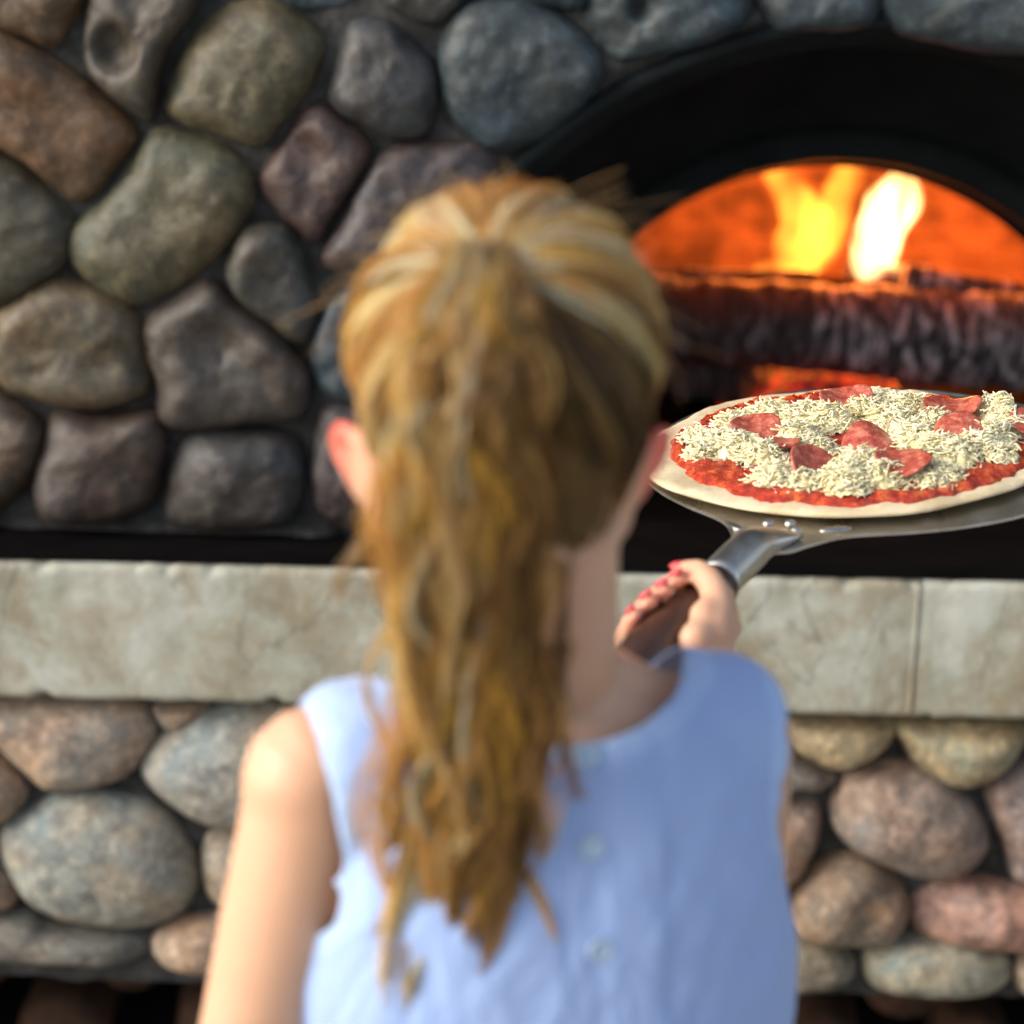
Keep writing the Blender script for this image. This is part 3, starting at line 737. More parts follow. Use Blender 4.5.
# cheese mounds
mounds = []
for (px, py, r_, h) in [(715,448,.020,.014),(738,452,.022,.017),(700,440,.016,.010),(762,458,.020,.015),(778,478,.022,.014),(800,482,.018,.010),(795,440,.024,.015),(830,425,.026,.018),(805,420,.024,.015),(770,415,.022,.013),(735,425,.018,.012),(868,415,.022,.016),(860,470,.024,.020),(846,482,.022,.017),(880,480,.022,.016),(850,490,.016,.010),(893,424,.024,.017),(905,408,.022,.013),(915,440,.026,.018),(925,455,.024,.016),(940,448,.02,.014),(955,458,.022,.015),(975,450,.022,.016),(990,440,.022,.017),(1000,455,.016,.010),(1000,415,.024,.021),(1010,430,.02,.018),(985,405,.02,.013),(935,425,.02,.014),(940,475,.018,.009),(700,455,.012,.009),(880,400,.02,.010),(840,405,.02,.009),(925,480,.014,.007),(1028,440,.02,.012),(1025,412,.018,.012),(815,450,.018,.010)]:
    q = loc_(px, py, .012)-PO
    if q.x*q.x+q.y*q.y < .125**2: mounds.append((q.x, q.y, r_*.98, h*.92))
def chz(x, y):
    h = 0
    for mx, my, mr, mh in mounds:
        d2 = ((x-mx)**2+(y-my)**2)/(mr*mr)
        if d2 < 1: h = max(h, mh*(1-d2)**.8)
    return h
V = []; F = []; idx = {}; g = .0014; N_ = int(.26/g); hh = {}
for j in range(N_):
    for i in range(N_):
        x = -.13+i*g; y = -.13+j*g; c = chz(x, y)
        if c > .001:
            p = Vector((x, y, 0)); hh[(i, j)] = .008+c*.96+.0034*FB(p, 80, 2)+.0030*N3(p, 330, 1); 
for (i, j) in hh:
    idx[(i, j)] = len(V); V.append(Vector((-.13+i*g, -.13+j*g, hh[(i, j)])))
for (i, j) in hh:
    if (i+1, j) in hh and (i, j+1) in hh and (i+1, j+1) in hh: F.append((idx[(i, j)], idx[(i+1, j)], idx[(i+1, j+1)], idx[(i, j+1)]))
tint = [.5+.5*N3(v, 40) for v in V]
cnt = 0
while cnt < 6500:
    mx, my, mr, mh = random.choice(mounds); a = random.uniform(0, 6.283); q = mr*math.sqrt(random.random())*1.12
    x, y = mx+math.cos(a)*q, my+math.sin(a)*q
    if x*x+y*y > .128**2: continue
    h = max(.008, .009+chz(x, y))+random.uniform(-.0020, .0030)
    L = random.uniform(.004, .013); ya = random.uniform(0, 6.283); pi_ = random.gauss(0, .35)
    d = Vector((math.cos(ya)*math.cos(pi_), math.sin(ya)*math.cos(pi_), math.sin(pi_))); s = Vector((-d.y, d.x, random.uniform(-.5, .5))); cu = random.uniform(-.45, .45)*L
    c = Vector((x, y, h)); b0 = len(V); rad = random.uniform(.00045, .00095)
    V2 = []; F2 = []
    tube(V2, F2, [c-d*L/2, c-d*L/6+s*cu*.7, c+d*L/6+s*cu*.7, c+d*L/2], [rad*.8, rad, rad, rad*.8], 5, cap=False)
    V += V2; F += [tuple(b0+k for k in f) for f in F2]
    tv = min(1, max(0, random.gauss(.25, .25)+.3*N3((x, y, 0), 40))); tint += [tv]*len(V2); cnt += 1
ch_ = lpart('grated_cheese', V, F, MAT['cheese'], pizza)
at = ch_.data.attributes.new('tint', 'FLOAT', 'POINT'); at.data.foreach_set('value', [max(0, min(1, t)) for t in tint])
# salami slices
def slice_(px, py, r_, yaw, tilt, bend, h0=.0065, seed=0):
    r_ *= .98; tilt += .08
    q = loc_(px, py, .018)-PO; hb_ = .009+max(chz(q.x, q.y)*.9, .003)+h0; V = []; F = []; rings = []; n = 40
    rt_ = Matrix.Rotation(yaw, 3, 'Z') @ Matrix.Rotation(tilt, 3, 'X')
    for (k_, z) in [(.02, .0), (.5, .0), (.9, .0), (.985, .0003), (1, .0010), (.985, .0019), (.9, .0021), (.5, .002), (.02, .002)]:
        rg = []
        for k in range(n):
            a = 2*math.pi*k/n; e = r_*k_*(1+.03*math.sin(2*a+seed)+.02*math.sin(5*a+seed*2))
            p = Vector((e*math.cos(a), e*math.sin(a)*.93, z)); p.z += bend*(p.x*p.x)/(r_*r_)*r_+ .05*r_*math.sin(3*a+seed)*k_
            rg.append(Vector((q.x, q.y, hb_))+rt_ @ p)
        rings.append(rg)
    loft(V, F, rings); return lpart('salami_slice', V, F, MAT['salami'], pizza)
for i, a in enumerate([(755,432,.0205,.3,.30,.22),(782,445,.013,-.2,-.1,.1),(810,467,.0205,.9,.75,.12),(872,440,.0215,.35,.30,-.35),(903,468,.0215,-.2,.05,.30),(962,438,.0215,.15,.25,-.18),(846,404,.022,.2,.2,.3),(952,411,.022,-.1,.0,.3),(1035,425,.02,.1,.3,.2),(1000,480,.0,.1,0,.1)]):
    if a[2] > 0: slice_(*a, seed=i)

# ------------------------------------------------------------------ the girl
H0 = PM @ hb; HA = (PM.to_3x3() @ ax).normalized(); H0 = H0+HA*.034      # grip start and direction towards the girl
HU = (Vector((0, 0, 1)) - HA*HA.z).normalized(); HS = HA.cross(HU).normalized()
if HS.x < 0: HS = -HS                                    # to the right of the grip
YAW = R(17)
BC = Vector((.018, 1.145, 0)); BXd = Vector((math.cos(YAW), math.sin(YAW), 0)); BYd = Vector((-math.sin(YAW), math.cos(YAW), 0))
ZS = 1.195
def B(x, y, z): return BC + BXd*x + BYd*y + Vector((0, 0, z))
HEAD = P(500, 412, 1.125)
girl = empty('person', (BC.x, BC.y, 0))
tag(girl, 'girl with a long wavy blonde ponytail and sleeveless pale blue top holding the peel', 'person')
def ring(cx, cy_, z, a, b, n=40, e=2.3):
    o = []
    for k in range(n):
        t = 2*math.pi*k/n; c, s = math.cos(t), math.sin(t)
        o.append(B(cx+a*math.copysign(abs(c)**(2/e), c), cy_+b*math.copysign(abs(s)**(2/e), s), z))
    return o
TOR = [(0, .0, .62, .085, .07), (0, 0, .70, .122, .088), (0, 0, .80, .122, .088), (0, 0, .90, .108, .076), (0, 0, .98, .112, .076), (0, 0, 1.06, .118, .080), (0, 0, 1.11, .118, .078), (0, 0, 1.145, .112, .070), (0, .0, 1.172, .098, .060), (-.004, .0, 1.194, .074, .050), (-.008, .004, 1.215, .044, .040)]
def torso(V, F, g=0, gb=0, zmin=0, zmax=9, flare=0):
    loft(V, F, [ring(cx, c2, z, a+g+flare*max(0, 1.12-z), b+gb+flare*max(0, 1.12-z)) for cx, c2, z, a, b in TOR if zmin <= z <= zmax])
V = []; F = []
torso(V, F)
hx = (HEAD-BC); nb = B(-.004, .006, 1.19); nt = HEAD+Vector((.020, -.004, -.075))
tube(V, F, [B(0, .006, 1.14), nb, nt, nt+Vector((0, 0, .06))], [.050, .045, .041, .040], 24)
# trapezius and shoulders
for s in (-1, 1):
    tube(V, F, [nb+Vector((0, 0, .02)), B(s*.055, 0, 1.182), B(s*.092, 0, 1.168)], [.034, .028, .032], 20)
    ell(V, F, B(s*.094, .0, 1.158), (.036, .038, .042))
    # legs and feet
    tube(V, F, [B(s*.062, 0, .70), B(s*.064, -.004, .55), B(s*.062, -.008, .40), B(s*.062, .008, .28), B(s*.062, .01, .07)], [.068, .060, .042, .043, .026], 20)
    tube(V, F, [B(s*.062, .0, .035), B(s*.064, -.05, .024) if False else B(s*.066, .08, .022), B(s*.068, .125, .016)], [.030, .024, .014], 16)
# left arm hanging
LSh = P(317, 771, 1.107)
LE = P(238, 1110, 1.095); LW = LE+Vector((-.010, .085, -.17))
ap_ = crom([B(-.055, .004, 1.146), B(-.088, .002, 1.158), LSh+Vector((-.002, 0, .0)), LSh.lerp(LE, .12), LSh.lerp(LE, .45), LE], 40, False)
tube(V, F, ap_, list(np.interp(np.linspace(0, 1, 40), [0, .2, .4, .6, .8, 1], [.026, .0295, .0335, .0340, .0322, .0275])), 28)
tube(V, F, [LE, LE.lerp(LW, .35), LW], [.0275, .0275, .019], 20)
# right arm: down and forward, forearm rising to the grip
GC = H0+HA*.040                                     # middle of the grip
WR = GC+HS*.030-HU*.032+HA*.020
RSh = P(731, 742, 1.185); RE = P(736, 900, 1.265)
tube(V, F, [B(.085, 0, 1.158), RSh, RSh.lerp(RE, .5), RE], [.036, .0345, .031, .0275], 24)
tube(V, F, [RE, RE.lerp(WR, .35), WR], [.0275, .0265, .0175], 20)
# right hand
def around(t, ang, rad): return H0+HA*t+HS*math.cos(R(ang))*rad+HU*math.sin(R(ang))*rad
for (t0, t1, ang, rad, rr_) in ((.010, .058, -38, .025, .0112), (.010, .058, -12, .026, .0122), (.012, .056, 14, .0255, .0112), (.016, .058, -62, .0245, .0095), (.006, .036, 30, .0250, .0100)):
    tube(V, F, [around(t0, ang, rad), around((t0+t1)/2, ang, rad+.001), around(t1, ang, rad)], [rr_*.9, rr_, rr_*.95], 14)
tube(V, F, [WR, around(.050, -25, .031), around(.034, -15, .029)], [.0185, .0165, .014], 18)
tips = []
for i, t in enumerate((.014, .0272, .0402, .0522)):
    fr = (.0072, .0074, .0071, .0063)[i]; end = (108, 112, 122, 136)[i]; Rr = .0155+fr*.92
    an = np.linspace(-45, -360+end, 12); pts = []
    for j, a_ in enumerate(an):
        f = j/11; pts.append(around(t+.003*math.sin(f*3)+(-.004 if i == 0 else .002*(i-1))*f, a_, Rr+(.003 if abs(a_+100) < 18 or abs(a_+175) < 14 else 0)))
    tube(V, F, pts, list(np.linspace(fr*1.08, fr*.82, 12)), 14)
    a_e = R(end); tips.append((pts[-1], (HS*math.cos(a_e)+HU*math.sin(a_e)), (pts[-1]-pts[-2]).normalized(), fr))
# thumb over the top at the far side
th = [around(.040, 8, .030), around(.020, 28, .0275), around(.006, 55, .0245), around(-.004, 88, .0225), around(-.006, 122, .0225)]
tube(V, F, crom(th, 14, False), list(np.linspace(.0115, .0072, 14)), 16)
tv = crom(th, 14, False)
tips.append((tv[-1], (HS*math.cos(R(118))+HU*math.sin(R(118))), (tv[-1]-tv[-2]).normalized(), .0074))
# left hand, relaxed
d = (LW-LE).normalized(); fwd = (BYd-d*BYd.dot(d)).normalized(); inw = d.cross(fwd).normalized()
if inw.dot(BXd) < 0: inw = -inw
tube(V, F, [LW, LW+d*.03+fwd*.004, LW+d*.060+fwd*.004], [.018, .020, .016], 16)
for k, f in enumerate((-1, 1)): tube(V, F, [LW+d*.02+fwd*f*.012, LW+d*.062+fwd*f*.015], [.013, .011], 12)
for k in range(4):
    o_ = fwd*(.022-.0145*k); L_ = (.055, .062, .057, .045)[k]
    a_ = LW+d*.062+o_; tube(V, F, [a_, a_+d*L_*.45+inw*.006, a_+d*L_*.75+inw*.018, a_+d*L_*.85+inw*.030], [.0078, .0072, .0066, .0058], 12)
a_ = LW+d*.022+fwd*.018; tube(V, F, [a_, a_+d*.022+fwd*.014+inw*.008, a_+d*.045+fwd*.016+inw*.014], [.0095, .0085, .0068], 12)
# head
HY = Quaternion((0, 0, 1), R(6)) @ Quaternion((0, 1, 0), R(2)); HYm = HY.to_matrix()
def Hp(x, y, z): return HEAD+HYm @ Vector((x, y, z))
ell(V, F, Hp(0, 0, .022), (.0705, .089, .079), HYm, 40, 24)
ell(V, F, Hp(0, .030, -.030), (.058, .058, .072), HYm, 32, 20)
ell(V, F, Hp(0, .060, -.078), (.032, .028, .026), HYm)
ell(V, F, Hp(0, -.045, -.030), (.050, .040, .045), HYm)
tube(V, F, [Hp(0, .088, .002), Hp(0, .100, -.022), Hp(0, .098, -.030)], [.006, .0095, .0085], 12)
for s in (-1, 1):
    ell(V, F, Hp(s*.010, .095, -.031), (.0055, .007, .0055), HYm); ell(V, F, Hp(s*.032, .070, -.030), (.022, .018, .022), HYm)
    # ear
    ec = Hp(-.0675, .000, -.036) if s < 0 else Hp(.0730, .000, -.034); es = 1.12
    hel = [(0, -.001, -.024), (0, -.010, -.016), (0, -.016, 0), (0, -.013, .017), (0, 0, .024), (0, .010, .018), (0, .011, .006)]
    out_ = .0
    for (ex_, ey_, ez_) in ((0, 0, 0),): pass
    q = HYm @ Matrix.Rotation(R(s*20), 3, 'Y') @ Matrix.Rotation(R(-s*30), 3, 'Z')
    pts = crom([ec+q @ Vector((s*0.0, y*es, z*es)) for x, y, z in hel], 24, False)
    tube(V, F, pts, list(np.linspace(.0052, .0036, 24)), 12)
    ell(V, F, ec+q @ Vector((-s*.001, -.004, .0)), (.0036, .014, .023), q); ell(V, F, ec+q @ Vector((0, -.001, -.021)), (.0044, .007, .007), q)
    ell(V, F, ec+q @ Vector((-s*.006, .006, 0)), (.010, .008, .020), q)
ears = [Hp(s*.079, 0, -.029) for s in (-1, 1)]
me = remesh(V, F, .0026, 5, .5)
body = lk('body', me, MAT['skin'], girl)
co = np.empty(len(me.vertices)*3); me.vertices.foreach_get('co', co); co = co.reshape(-1, 3)
red = np.zeros(len(co))
for s, e in zip((-1, 1), ears):
    dd = co-np.array(e); lx = dd @ np.array(HYm @ Vector((s, 0, 0))); dist = np.linalg.norm(dd, axis=1)
    red = np.maximum(red, np.clip((lx+.010)/.008, 0, 1)*np.clip((.034-dist)/.008, 0, 1)*np.clip((.012-(dd @ np.array(HYm @ Vector((0, 1, 0)))))/.006, 0, 1)*.85)  # backlit ear glow put into the skin colour, over natural redness
for tp in tips[:5]: red = np.maximum(red, np.clip((.016-np.linalg.norm(co-np.array(tp[0]), axis=1))/.012, 0, 1)*.35)
a_ = me.attributes.new('red', 'FLOAT', 'POINT'); a_.data.foreach_set('value', red)
for p_, nrm, dr, fr in tips:
    V = []; F = []; q = Matrix((nrm.cross(dr).normalized(), dr, nrm)).transposed()
    ell(V, F, p_+nrm*fr*.74-dr*.002+dr*.002, (fr*.58, fr*.78, fr*.30), q, 20, 12); mk('fingernail', V, F, MAT['nail'], girl)
for s in (-1, 1):
    V = []; F = []; ell(V, F, Hp(s*.030, .079, -.006), (.011, .008, .0065), HYm); ey_ = mk('eye', V, F, MAT['eye'], girl); V = []; F = []; ell(V, F, Hp(s*.030, .0855, -.006), (.0042, .0024, .0042), HYm); mk('iris', V, F, MAT['hwood'], ey_)
V = []; F = []; tube(V, F, crom([Hp(-.019, .078, -.058), Hp(-.008, .0875, -.0565), Hp(0, .089, -.058), Hp(.008, .0875, -.0565), Hp(.019, .078, -.058)], 12, False), [.002, .003, .0042, .005, .005, .0048, .0048, .005, .005, .0042, .003, .002], 10); mk('mouth', V, F, MAT['lips'], girl)

# sleeveless top: shell over the torso, cut at neckline and armholes along smooth lines
V = []; F = []
torso(V, F, .007, .008, .69, 1.18, .10)
loft(V, F, [ring(cx, c2, z, a, b) for cx, c2, z, a, b in ((0, 0, 1.16, .116, .074), (-.002, 0, 1.188, .094, .060), (-.004, .002, 1.212, .066, .050))])
for s in (-1, 1): tube(V, F, [nb+Vector((0, 0, .012)), B(s*.055, 0, 1.187), B(s*.095, 0, 1.170 if s < 0 else 1.172), B(s*.122, 0, 1.148 if s < 0 else 1.157)], [.036, .033, .042 if s < 0 else .038, .043 if s < 0 else .038], 20)
tm = remesh(V, F, .0040, 8, .5)
bm = bmesh.new(); bm.from_mesh(tm)
def bl(p): q = p-BC; return q.dot(BXd), q.dot(BYd), p.z
def cutf(p):
    x, y, z = bl(p)
    fn = (((x+.004)/.088)**2+((z-1.232)/(.036 if y < 0 else .070))**2)**.5-1
    if z > 1.232: fn = abs(x+.004)/.088-1
    fn *= .05
    s = 1 if x > 0 else -1
    ax_ = .121 if s < 0 else .124
    e = (((y)/.060)**2+((z-1.160)/(.075 if s < 0 else .048))**2)**.5-1
    if z > 1.160: e = abs(y)/.060-1
    fa = max(e*.055, (ax_-.009*max(0, min(1, (1.19-z)/.08)))-abs(x))
    fb = z-.775
    return min(fn, fa, fb)
val = {v.index: cutf(v.co) for v in bm.verts}; bm.verts.ensure_lookup_table()
snap = {}
for e in bm.edges:
    a, b = e.verts; fa, fb = val[a.index], val[b.index]
    if fa*fb < 0:
        t = fa/(fa-fb); pt = a.co.lerp(b.co, t); v = a if t < .5 else b
        if v.index not in snap or min(t, 1-t) < snap[v.index][0]: snap[v.index] = (min(t, 1-t), pt.copy())
for i, (t, pt) in snap.items(): bm.verts[i].co = pt; val[i] = 0
bmesh.ops.delete(bm, geom=[f for f in bm.faces if any(val[v.index] < -1e-6 for v in f.verts)], context='FACES')
bmesh.ops.delete(bm, geom=[v for v in bm.verts if not v.link_faces], context='VERTS')
for _ in range(14):
    bd = [v for v in bm.verts if v.is_boundary]; nw = {}
    for v in bd:
        nn = [e.other_vert(v).co for e in v.link_edges if e.is_boundary]
        if len(nn) == 2: nw[v] = v.co*.5+(nn[0]+nn[1])*.25
    for v, c in nw.items(): v.co = c
bm.normal_update()
for v in bm.verts:
    x, y, z = bl(v.co); d = abs(cutf(v.co))
    wv = .0060*noise.noise(Vector((x*14, y*6, z*5)))+.0038*noise.noise(Vector((x*34+z*26, y*9, z*9)))+.0020*noise.noise(Vector((x*60-z*30, y*9, z*20)))
    wv += .0028*max(0, 1-abs(x-.020)/.016)*0
    if y < 0: wv += .0028*(1/(1+math.exp(-(x-.005)/.0012))-1/(1+math.exp(-(x-.036)/.0012)))   # button placket
    v.co += v.normal*(wv*.85*min(1, d/.02)+.0035+.0035*min(1, d/.02))
layer = bm.verts.layers.float.new('edge')
for v in bm.verts:
    d = abs(cutf(v.co)); v[layer] = 1 if d < .008 else max(0, 1-(d-.008)/.0015)
bmesh.ops.solidify(bm, geom=bm.faces[:], thickness=-.0018)
topo = frombm('sleeveless_top', bm, MAT['cloth'], girl); bpy.data.meshes.remove(tm)
# buttons down the back placket
dg = bpy.context.evaluated_depsgraph_get(); dg.update()
for px, py in ((586, 757), (592, 848), (600, 950), (606, 1052)):
    d_ = ray(px, py).normalized(); ok, hit, nrm, _ = topo.ray_cast(topo.matrix_world.inverted() @ CP, d_) if False else (False, None, None, None)
    inv = wm(topo).inverted(); ok, hit, nrm, _ = topo.ray_cast(inv @ CP, (inv.to_3x3() @ d_).normalized())
    if not ok: continue
    hit = wm(topo) @ hit; nrm = nrm if nrm.dot(d_) < 0 else -nrm; q = nrm.to_track_quat('Z', 'Y').to_matrix(); V = []; F = []
    rings = []
    for r_, z in ((.002, .0014), (.0045, .0014), (.0055, .0022), (.0066, .0022), (.0070, .0012), (.0068, .0), (.001, 0)):
        rings.append([hit+q @ Vector((r_*math.cos(2*math.pi*k/24), r_*math.sin(2*math.pi*k/24), z)) for k in range(24)])
    loft(V, F, rings); mk('button', V, F, MAT['button'], topo)
# shorts
V = []; F = []
loft(V, F, [ring(0, 0, z, a, b) for z, a, b in ((.60, .125, .094), (.66, .134, .100), (.72, .134, .100), (.80, .130, .095), (.86, .117, .085))])
for s in (-1, 1): tube(V, F, [B(s*.066, 0, .68), B(s*.068, -.002, .52)], [.074, .072], 24)
lk('shorts', remesh(V, F, .005, 4), MAT['denim'], girl)

# ---- hair
def skull(dv):                       # radius of the scalp along a head-local direction
    dv = dv.normalized(); r1 = 1/math.sqrt((dv.x/.0725)**2+(dv.y/.091)**2+(dv.z/.082)**2)
    return r1
HC = Vector((0, 0, .020))
def scalp(dv, off):
    dv = dv.normalized(); return HEAD+HYm @ (HC+dv*(skull(dv)+off))
tdir = Vector((-.19, -.70, .69)).normalized(); TIE = scalp(tdir, .003)
TONES = [((.84, .52, .20), 5), ((.92, .70, .36), 5), ((.62, .34, .10), 4), ((.26, .14, .05), 3), ((.93, .84, .64), 3), ((.80, .50, .10), 3)]
tl_ = [c for c, k in TONES for _ in range(k)]
HV = []; HF = []; HT = []
def strand(pts, r0, r1, tone, seg=3):
    n = len(pts); base = sum(len(a) for a in HV)
    pts = np.asarray(pts); tg = np.gradient(pts, axis=0); tg /= np.linalg.norm(tg, axis=1, keepdims=True)+1e-9
    ref = np.array([.31, .21, .93]); s = np.cross(tg, ref); s /= np.linalg.norm(s, axis=1, keepdims=True)+1e-9; b = np.cross(tg, s)
    rad = np.linspace(r0, r1, n)[:, None]; out = []
    for k in range(seg):
        a = 2*math.pi*k/seg; out.append(pts+(s*math.cos(a)+b*math.sin(a))*rad)
    arr = np.stack(out, 1).reshape(-1, 3); HV.append(arr)
    i = np.arange(n-1)[:, None]*seg; k = np.arange(seg)[None, :]; k2 = (k+1) % seg
    f = np.stack([i+k, i+k2, i+seg+k2, i+seg+k], -1).reshape(-1, 4)+base; HF.append(f)
    HT.append(np.tile(np.array([*tone, 1.0]), (len(arr), 1)))
def vary(t, a=.25):
    k = random.uniform(1-a, 1+a); return tuple(min(.95, c**e_*k) for c, e_ in zip(t, (.80, .86, .95)))
# scalp layer: smooth cap under the strands, pieces of hair combed to the tie
hairline = lambda a: None
def on_scalp(d):                     # head-local direction: is there hair?
    x, y, z = d
    if y > .25: return z > .30+.55*(y-.25)          # forehead line
    if abs(x) > .80 and z < -.12 and y > -.35: return False   # above and behind the ears
    if y <= .25 and z < -.62: return False
    if y > -.30: return z > -.22-.5*max(0, -y)
    return z > -.60
V = []; F = []; nu, nv = 96, 60; ids = {}
for j in range(nv+1):
    th_ = math.pi*j/nv
    for i in range(nu):
        d = Vector((math.sin(th_)*math.cos(2*math.pi*i/nu), math.sin(th_)*math.sin(2*math.pi*i/nu), math.cos(th_)))
        V.append(scalp(d, .0015) if j not in (0, nv) else scalp(Vector((0, 0, 1 if j == 0 else -1)), .0015)); ids[(i, j)] = d
capV = V; capF = []
for j in range(nv):
    for i in range(nu):
        i2 = (i+1) % nu
        if all(on_scalp(ids[q]) for q in ((i, j), (i2, j), (i, j+1), (i2, j+1))): capF.append((j*nu+i, (j+1)*nu+i, (j+1)*nu+i2, j*nu+i2))
HV.append(np.array([tuple(v) for v in capV])); HF.append(np.array(capF)); HT.append(np.tile(np.array([.20, .12, .05, 1.0]), (len(capV), 1)))
# clumps of scalp hair
ga = math.pi*(3-math.sqrt(5)); roots = []
for k in range(900):
    z = 1-2*(k+.5)/900; r_ = math.sqrt(1-z*z); d = Vector((r_*math.cos(ga*k), r_*math.sin(ga*k), z))
    if on_scalp(d): roots.append(d)
for d in roots:
    tone = random.choice(tl_)
    if d.z < -.15 and d.x > -.2: tone = random.choice([(.14, .08, .035), (.20, .12, .05), (.26, .14, .05), (.09, .055, .03), (.10, .06, .03), (.40, .24, .07)])
    ph = random.uniform(0, 6.28); lift = random.uniform(.0, .006); wob = random.uniform(.2, 1)*.004
    ang = math.acos(max(-1, min(1, d.dot(tdir)))); axn = d.cross(tdir)
    if axn.length < 1e-3 or ang < .12: continue
    axn.normalize()
    for s_ in range(12):
        dd = (d+Vector((random.gauss(0, .035), random.gauss(0, .035), random.gauss(0, .035)))).normalized()
        n = 18; pts = []; l2_ = lift+random.gauss(0, .0012)
        an2 = math.acos(max(-1, min(1, dd.dot(tdir)))); ax2 = dd.cross(tdir).normalized()
        for i in range(n):
            f = i/(n-1); q = Matrix.Rotation(an2*f*.985, 3, ax2) @ dd
            side = ax2*(wob*math.sin(f*math.pi*2.2+ph)*math.sin(f*math.pi))
            off = .0015+.0045*math.sin(min(1, f*1.6)*math.pi/2)+l2_*math.sin(f*math.pi)+.006*f**6
            p = scalp(q+side*8, off); pts.append(tuple(p))
        strand(pts, .00055, .0005, vary(tone, .2))
# fly-aways on the crown and sides
for k in range(420):
    d = Vector((random.gauss(0, .6), random.gauss(-.1, .5), abs(random.gauss(.7, .3)))).normalized()
    if not on_scalp(d): continue
    p0 = scalp(d, .003); g_ = (HYm @ (d+Vector((random.gauss(0, .8), random.gauss(0, .8), random.gauss(0, .5))))).normalized(); L = random.uniform(.015, .045); c2 = Vector((random.gauss(0, .3), random.gauss(0, .3), -random.random()*.7))
    strand([tuple(p0+g_*L*f*.7+c2*L*f*f) for f in np.linspace(0, 1, 8)], .00026, .00012, vary((.70, .50, .26)))
# ponytail
def yb(z):                           # keep the tail outside the neck and back
    return 0
g_px = [(484, 240, 1.064), (478, 278, 1.030), (470, 330, 1.014), (466, 400, 1.008), (468, 470, 1.012), (470, 560, 1.026), (472, 650, 1.040), (473, 750, 1.050), (468, 850, 1.054), (460, 960, 1.055), (455, 1080, 1.055), (450, 1170, 1.055)]
GP = [np.array(tuple(P(*g))) for g in g_px]
gk = np.linspace(0, 1, len(GP)); gfine = np.array([tuple(v) for v in crom([Vector(g) for g in GP], 120, False)]); gt = np.linspace(0, 1, 120)
def guide(t): return np.array([np.interp(t, gt*1.12, gfine[:, c]) for c in range(3)])
wprof = lambda t: np.interp(t, [0, .06, .15, .3, .45, .6, .8, 1], [.012, .018, .024, .029, .031, .033, .031, .027])
dprof = lambda t: np.interp(t, [0, .06, .15, .3, .6, 1], [.007, .014, .018, .020, .018, .010])
for c in range(185):
    a = random.uniform(0, 2*math.pi); rr_ = math.sqrt(random.random()); ux, uy = math.cos(a)*rr_, math.sin(a)*rr_
    tone = random.choice(tl_)
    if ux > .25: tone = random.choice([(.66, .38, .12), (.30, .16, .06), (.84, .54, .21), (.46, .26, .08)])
    elif ux < -.2: tone = random.choice([(.90, .66, .30), (.92, .80, .55), (.80, .50, .17), (.70, .46, .09), (.45, .24, .07)])  # brighter left, darker right: side light put into the strand tones
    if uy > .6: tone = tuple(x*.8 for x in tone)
    tend = random.choice((random.uniform(.55, .95), random.uniform(.8, 1.18))); wl = random.uniform(.075, .16); am = random.uniform(.002, .0075); ph = random.uniform(0, 6.28); ph2 = random.uniform(0, 6.28); cr_ = random.choice((random.uniform(.0015, .005), random.uniform(.0015, .005), random.uniform(.004, .010)))
    drift = random.gauss(0, .010)
    for s_ in range(random.choice((14, 22, 30))):
        ts = np.linspace(0, tend*random.uniform(.93, 1.0), 52); pts = np.stack([guide(ts)[k] for k in range(3)], 1)
        sa = random.uniform(0, 6.28); sr = math.sqrt(random.random()); sx, sy = math.cos(sa)*sr, math.sin(sa)*sr
        z = ts*.46; grow = np.clip(ts/.25, .15, 1); tap = 1-.6*np.clip((ts/tend-.75)/.25, 0, 1)
        wx = am*grow*(1+ts)*np.sin(2*np.pi*z/wl+ph+random.gauss(0, .15))+.0010*np.sin(2*np.pi*z/(wl*.4)+sa)*grow
        wy = am*.8*grow*np.cos(2*np.pi*z/wl+ph2)
        rx = cr_*grow*tap*(1+.35*np.sin(2*np.pi*z/(wl*1.7)+ph2))
        pts[:, 0] += ux*wprof(ts)+drift*ts**2+wx+sx*rx
        pts[:, 1] += -abs(uy)*dprof(ts)*1.0*np.sign(-uy)*(-1)+wy+sy*rx*.8
        lim = np.interp(ts, [0, .12, .25, .45, .55, 1.0], [1.07, 1.040, 1.035, 1.060, 1.062, 1.060]); pts[:, 1] = np.minimum(pts[:, 1], lim)
        strand(pts, .00038, .00028, vary(tone, .18))
inv_ = wm(body).inverted()
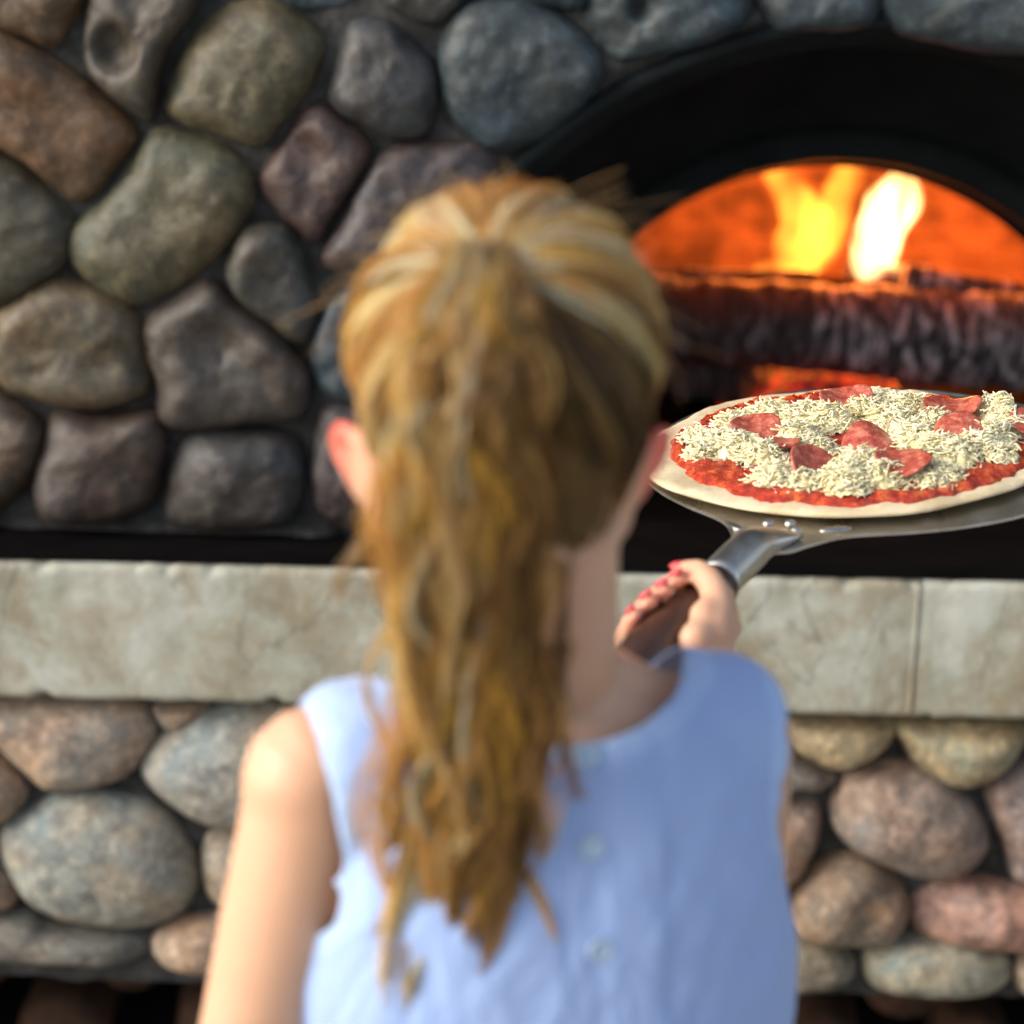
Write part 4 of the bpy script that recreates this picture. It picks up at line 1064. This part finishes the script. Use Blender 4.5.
for k in range(900):
    x_ = random.triangular(535, 622, 575); y_ = random.uniform(478, 552)-max(0, (x_-585))*.9+random.gauss(0, 6)
    d_ = ray(x_, y_).normalized(); ok, hit, nrm, _ = body.ray_cast(inv_ @ CP, (inv_.to_3x3() @ d_).normalized())
    if not ok: continue
    p0 = wm(body) @ hit - d_*.0015; dl = (HYm.inverted() @ (p0-HEAD)-HC); d1 = Vector((dl.x, dl.y, max(dl.z, -.030))).normalized()
    an2 = math.acos(max(-1, min(1, d1.dot(tdir)))); ax2 = d1.cross(tdir).normalized(); f_ = random.uniform(.35, .8)
    arc = [scalp(Matrix.Rotation(an2*f, 3, ax2) @ d1, .006) for f in np.linspace(.10, f_, 8)]
    pts = [tuple(p) for p in crom([p0]+arc, 18, False)]
    strand(pts, .0004, .0003, vary(random.choice([(.24, .14, .05), (.34, .20, .07), (.16, .09, .035), (.45, .27, .10)]), .25))
# stray locks at the nape and beside the ears
for (x0_, y0_, x1_, y1_, x2_, y2_, Y0, n_, tn) in ((640, 300, 668, 380, 640, 430, 1.12, 16, (.30, .17, .06)), (372, 505, 350, 560, 345, 600, 1.07, 14, (.45, .30, .14)), (400, 500, 380, 560, 400, 640, 1.06, 30, (.50, .33, .14)), (560, 560, 555, 650, 575, 800, 1.05, 26, (.28, .15, .06)), (565, 640, 545, 720, 530, 800, 1.04, 18, (.28, .15, .06))):
    for k in range(n_):
        j = [random.gauss(0, 5) for _ in range(3)]; a = [P(x0_+j[0], y0_, Y0), P(x1_+j[1], y1_, Y0-.006), P(x2_+j[2], y2_, Y0-.01)]
        ps = [a[0]*(1-f)**2+a[1]*2*f*(1-f)+a[2]*f*f+Vector((math.sin(f*7+j[0]*.2)*.003, 0, 0)) for f in np.linspace(0, 1, 16)]
        strand([tuple(p) for p in ps], .0004, .0002, vary(tn))
av = np.concatenate(HV); af = np.concatenate(HF); ac = np.concatenate(HT)
me = bpy.data.meshes.new('hair'); me.vertices.add(len(av)); me.vertices.foreach_set('co', av.ravel().astype(np.float32))
me.loops.add(len(af)*4); me.loops.foreach_set('vertex_index', af.ravel().astype(np.int32))
me.polygons.add(len(af)); me.polygons.foreach_set('loop_start', np.arange(len(af), dtype=np.int32)*4)
me.update(calc_edges=True); me.validate()
me.polygons.foreach_set('use_smooth', [True]*len(me.polygons))
ca = me.attributes.new('tone', 'FLOAT_COLOR', 'POINT'); ca.data.foreach_set('color', ac.ravel().astype(np.float32))
hair = lk('hair', me, MAT['hair'], girl)
V = []; F = []; tdw = (HYm @ tdir).normalized(); s1 = tdw.cross(Vector((0, 0, 1))).normalized(); s2 = tdw.cross(s1)
ringp = [TIE+tdw*.010+(s1*math.cos(a)+s2*math.sin(a))*.0095 for a in np.linspace(0, 2*math.pi*.98, 24)]
tube(V, F, ringp, [.0028]*24, 10); mk('hair_band', V, F, MAT['band'], hair)
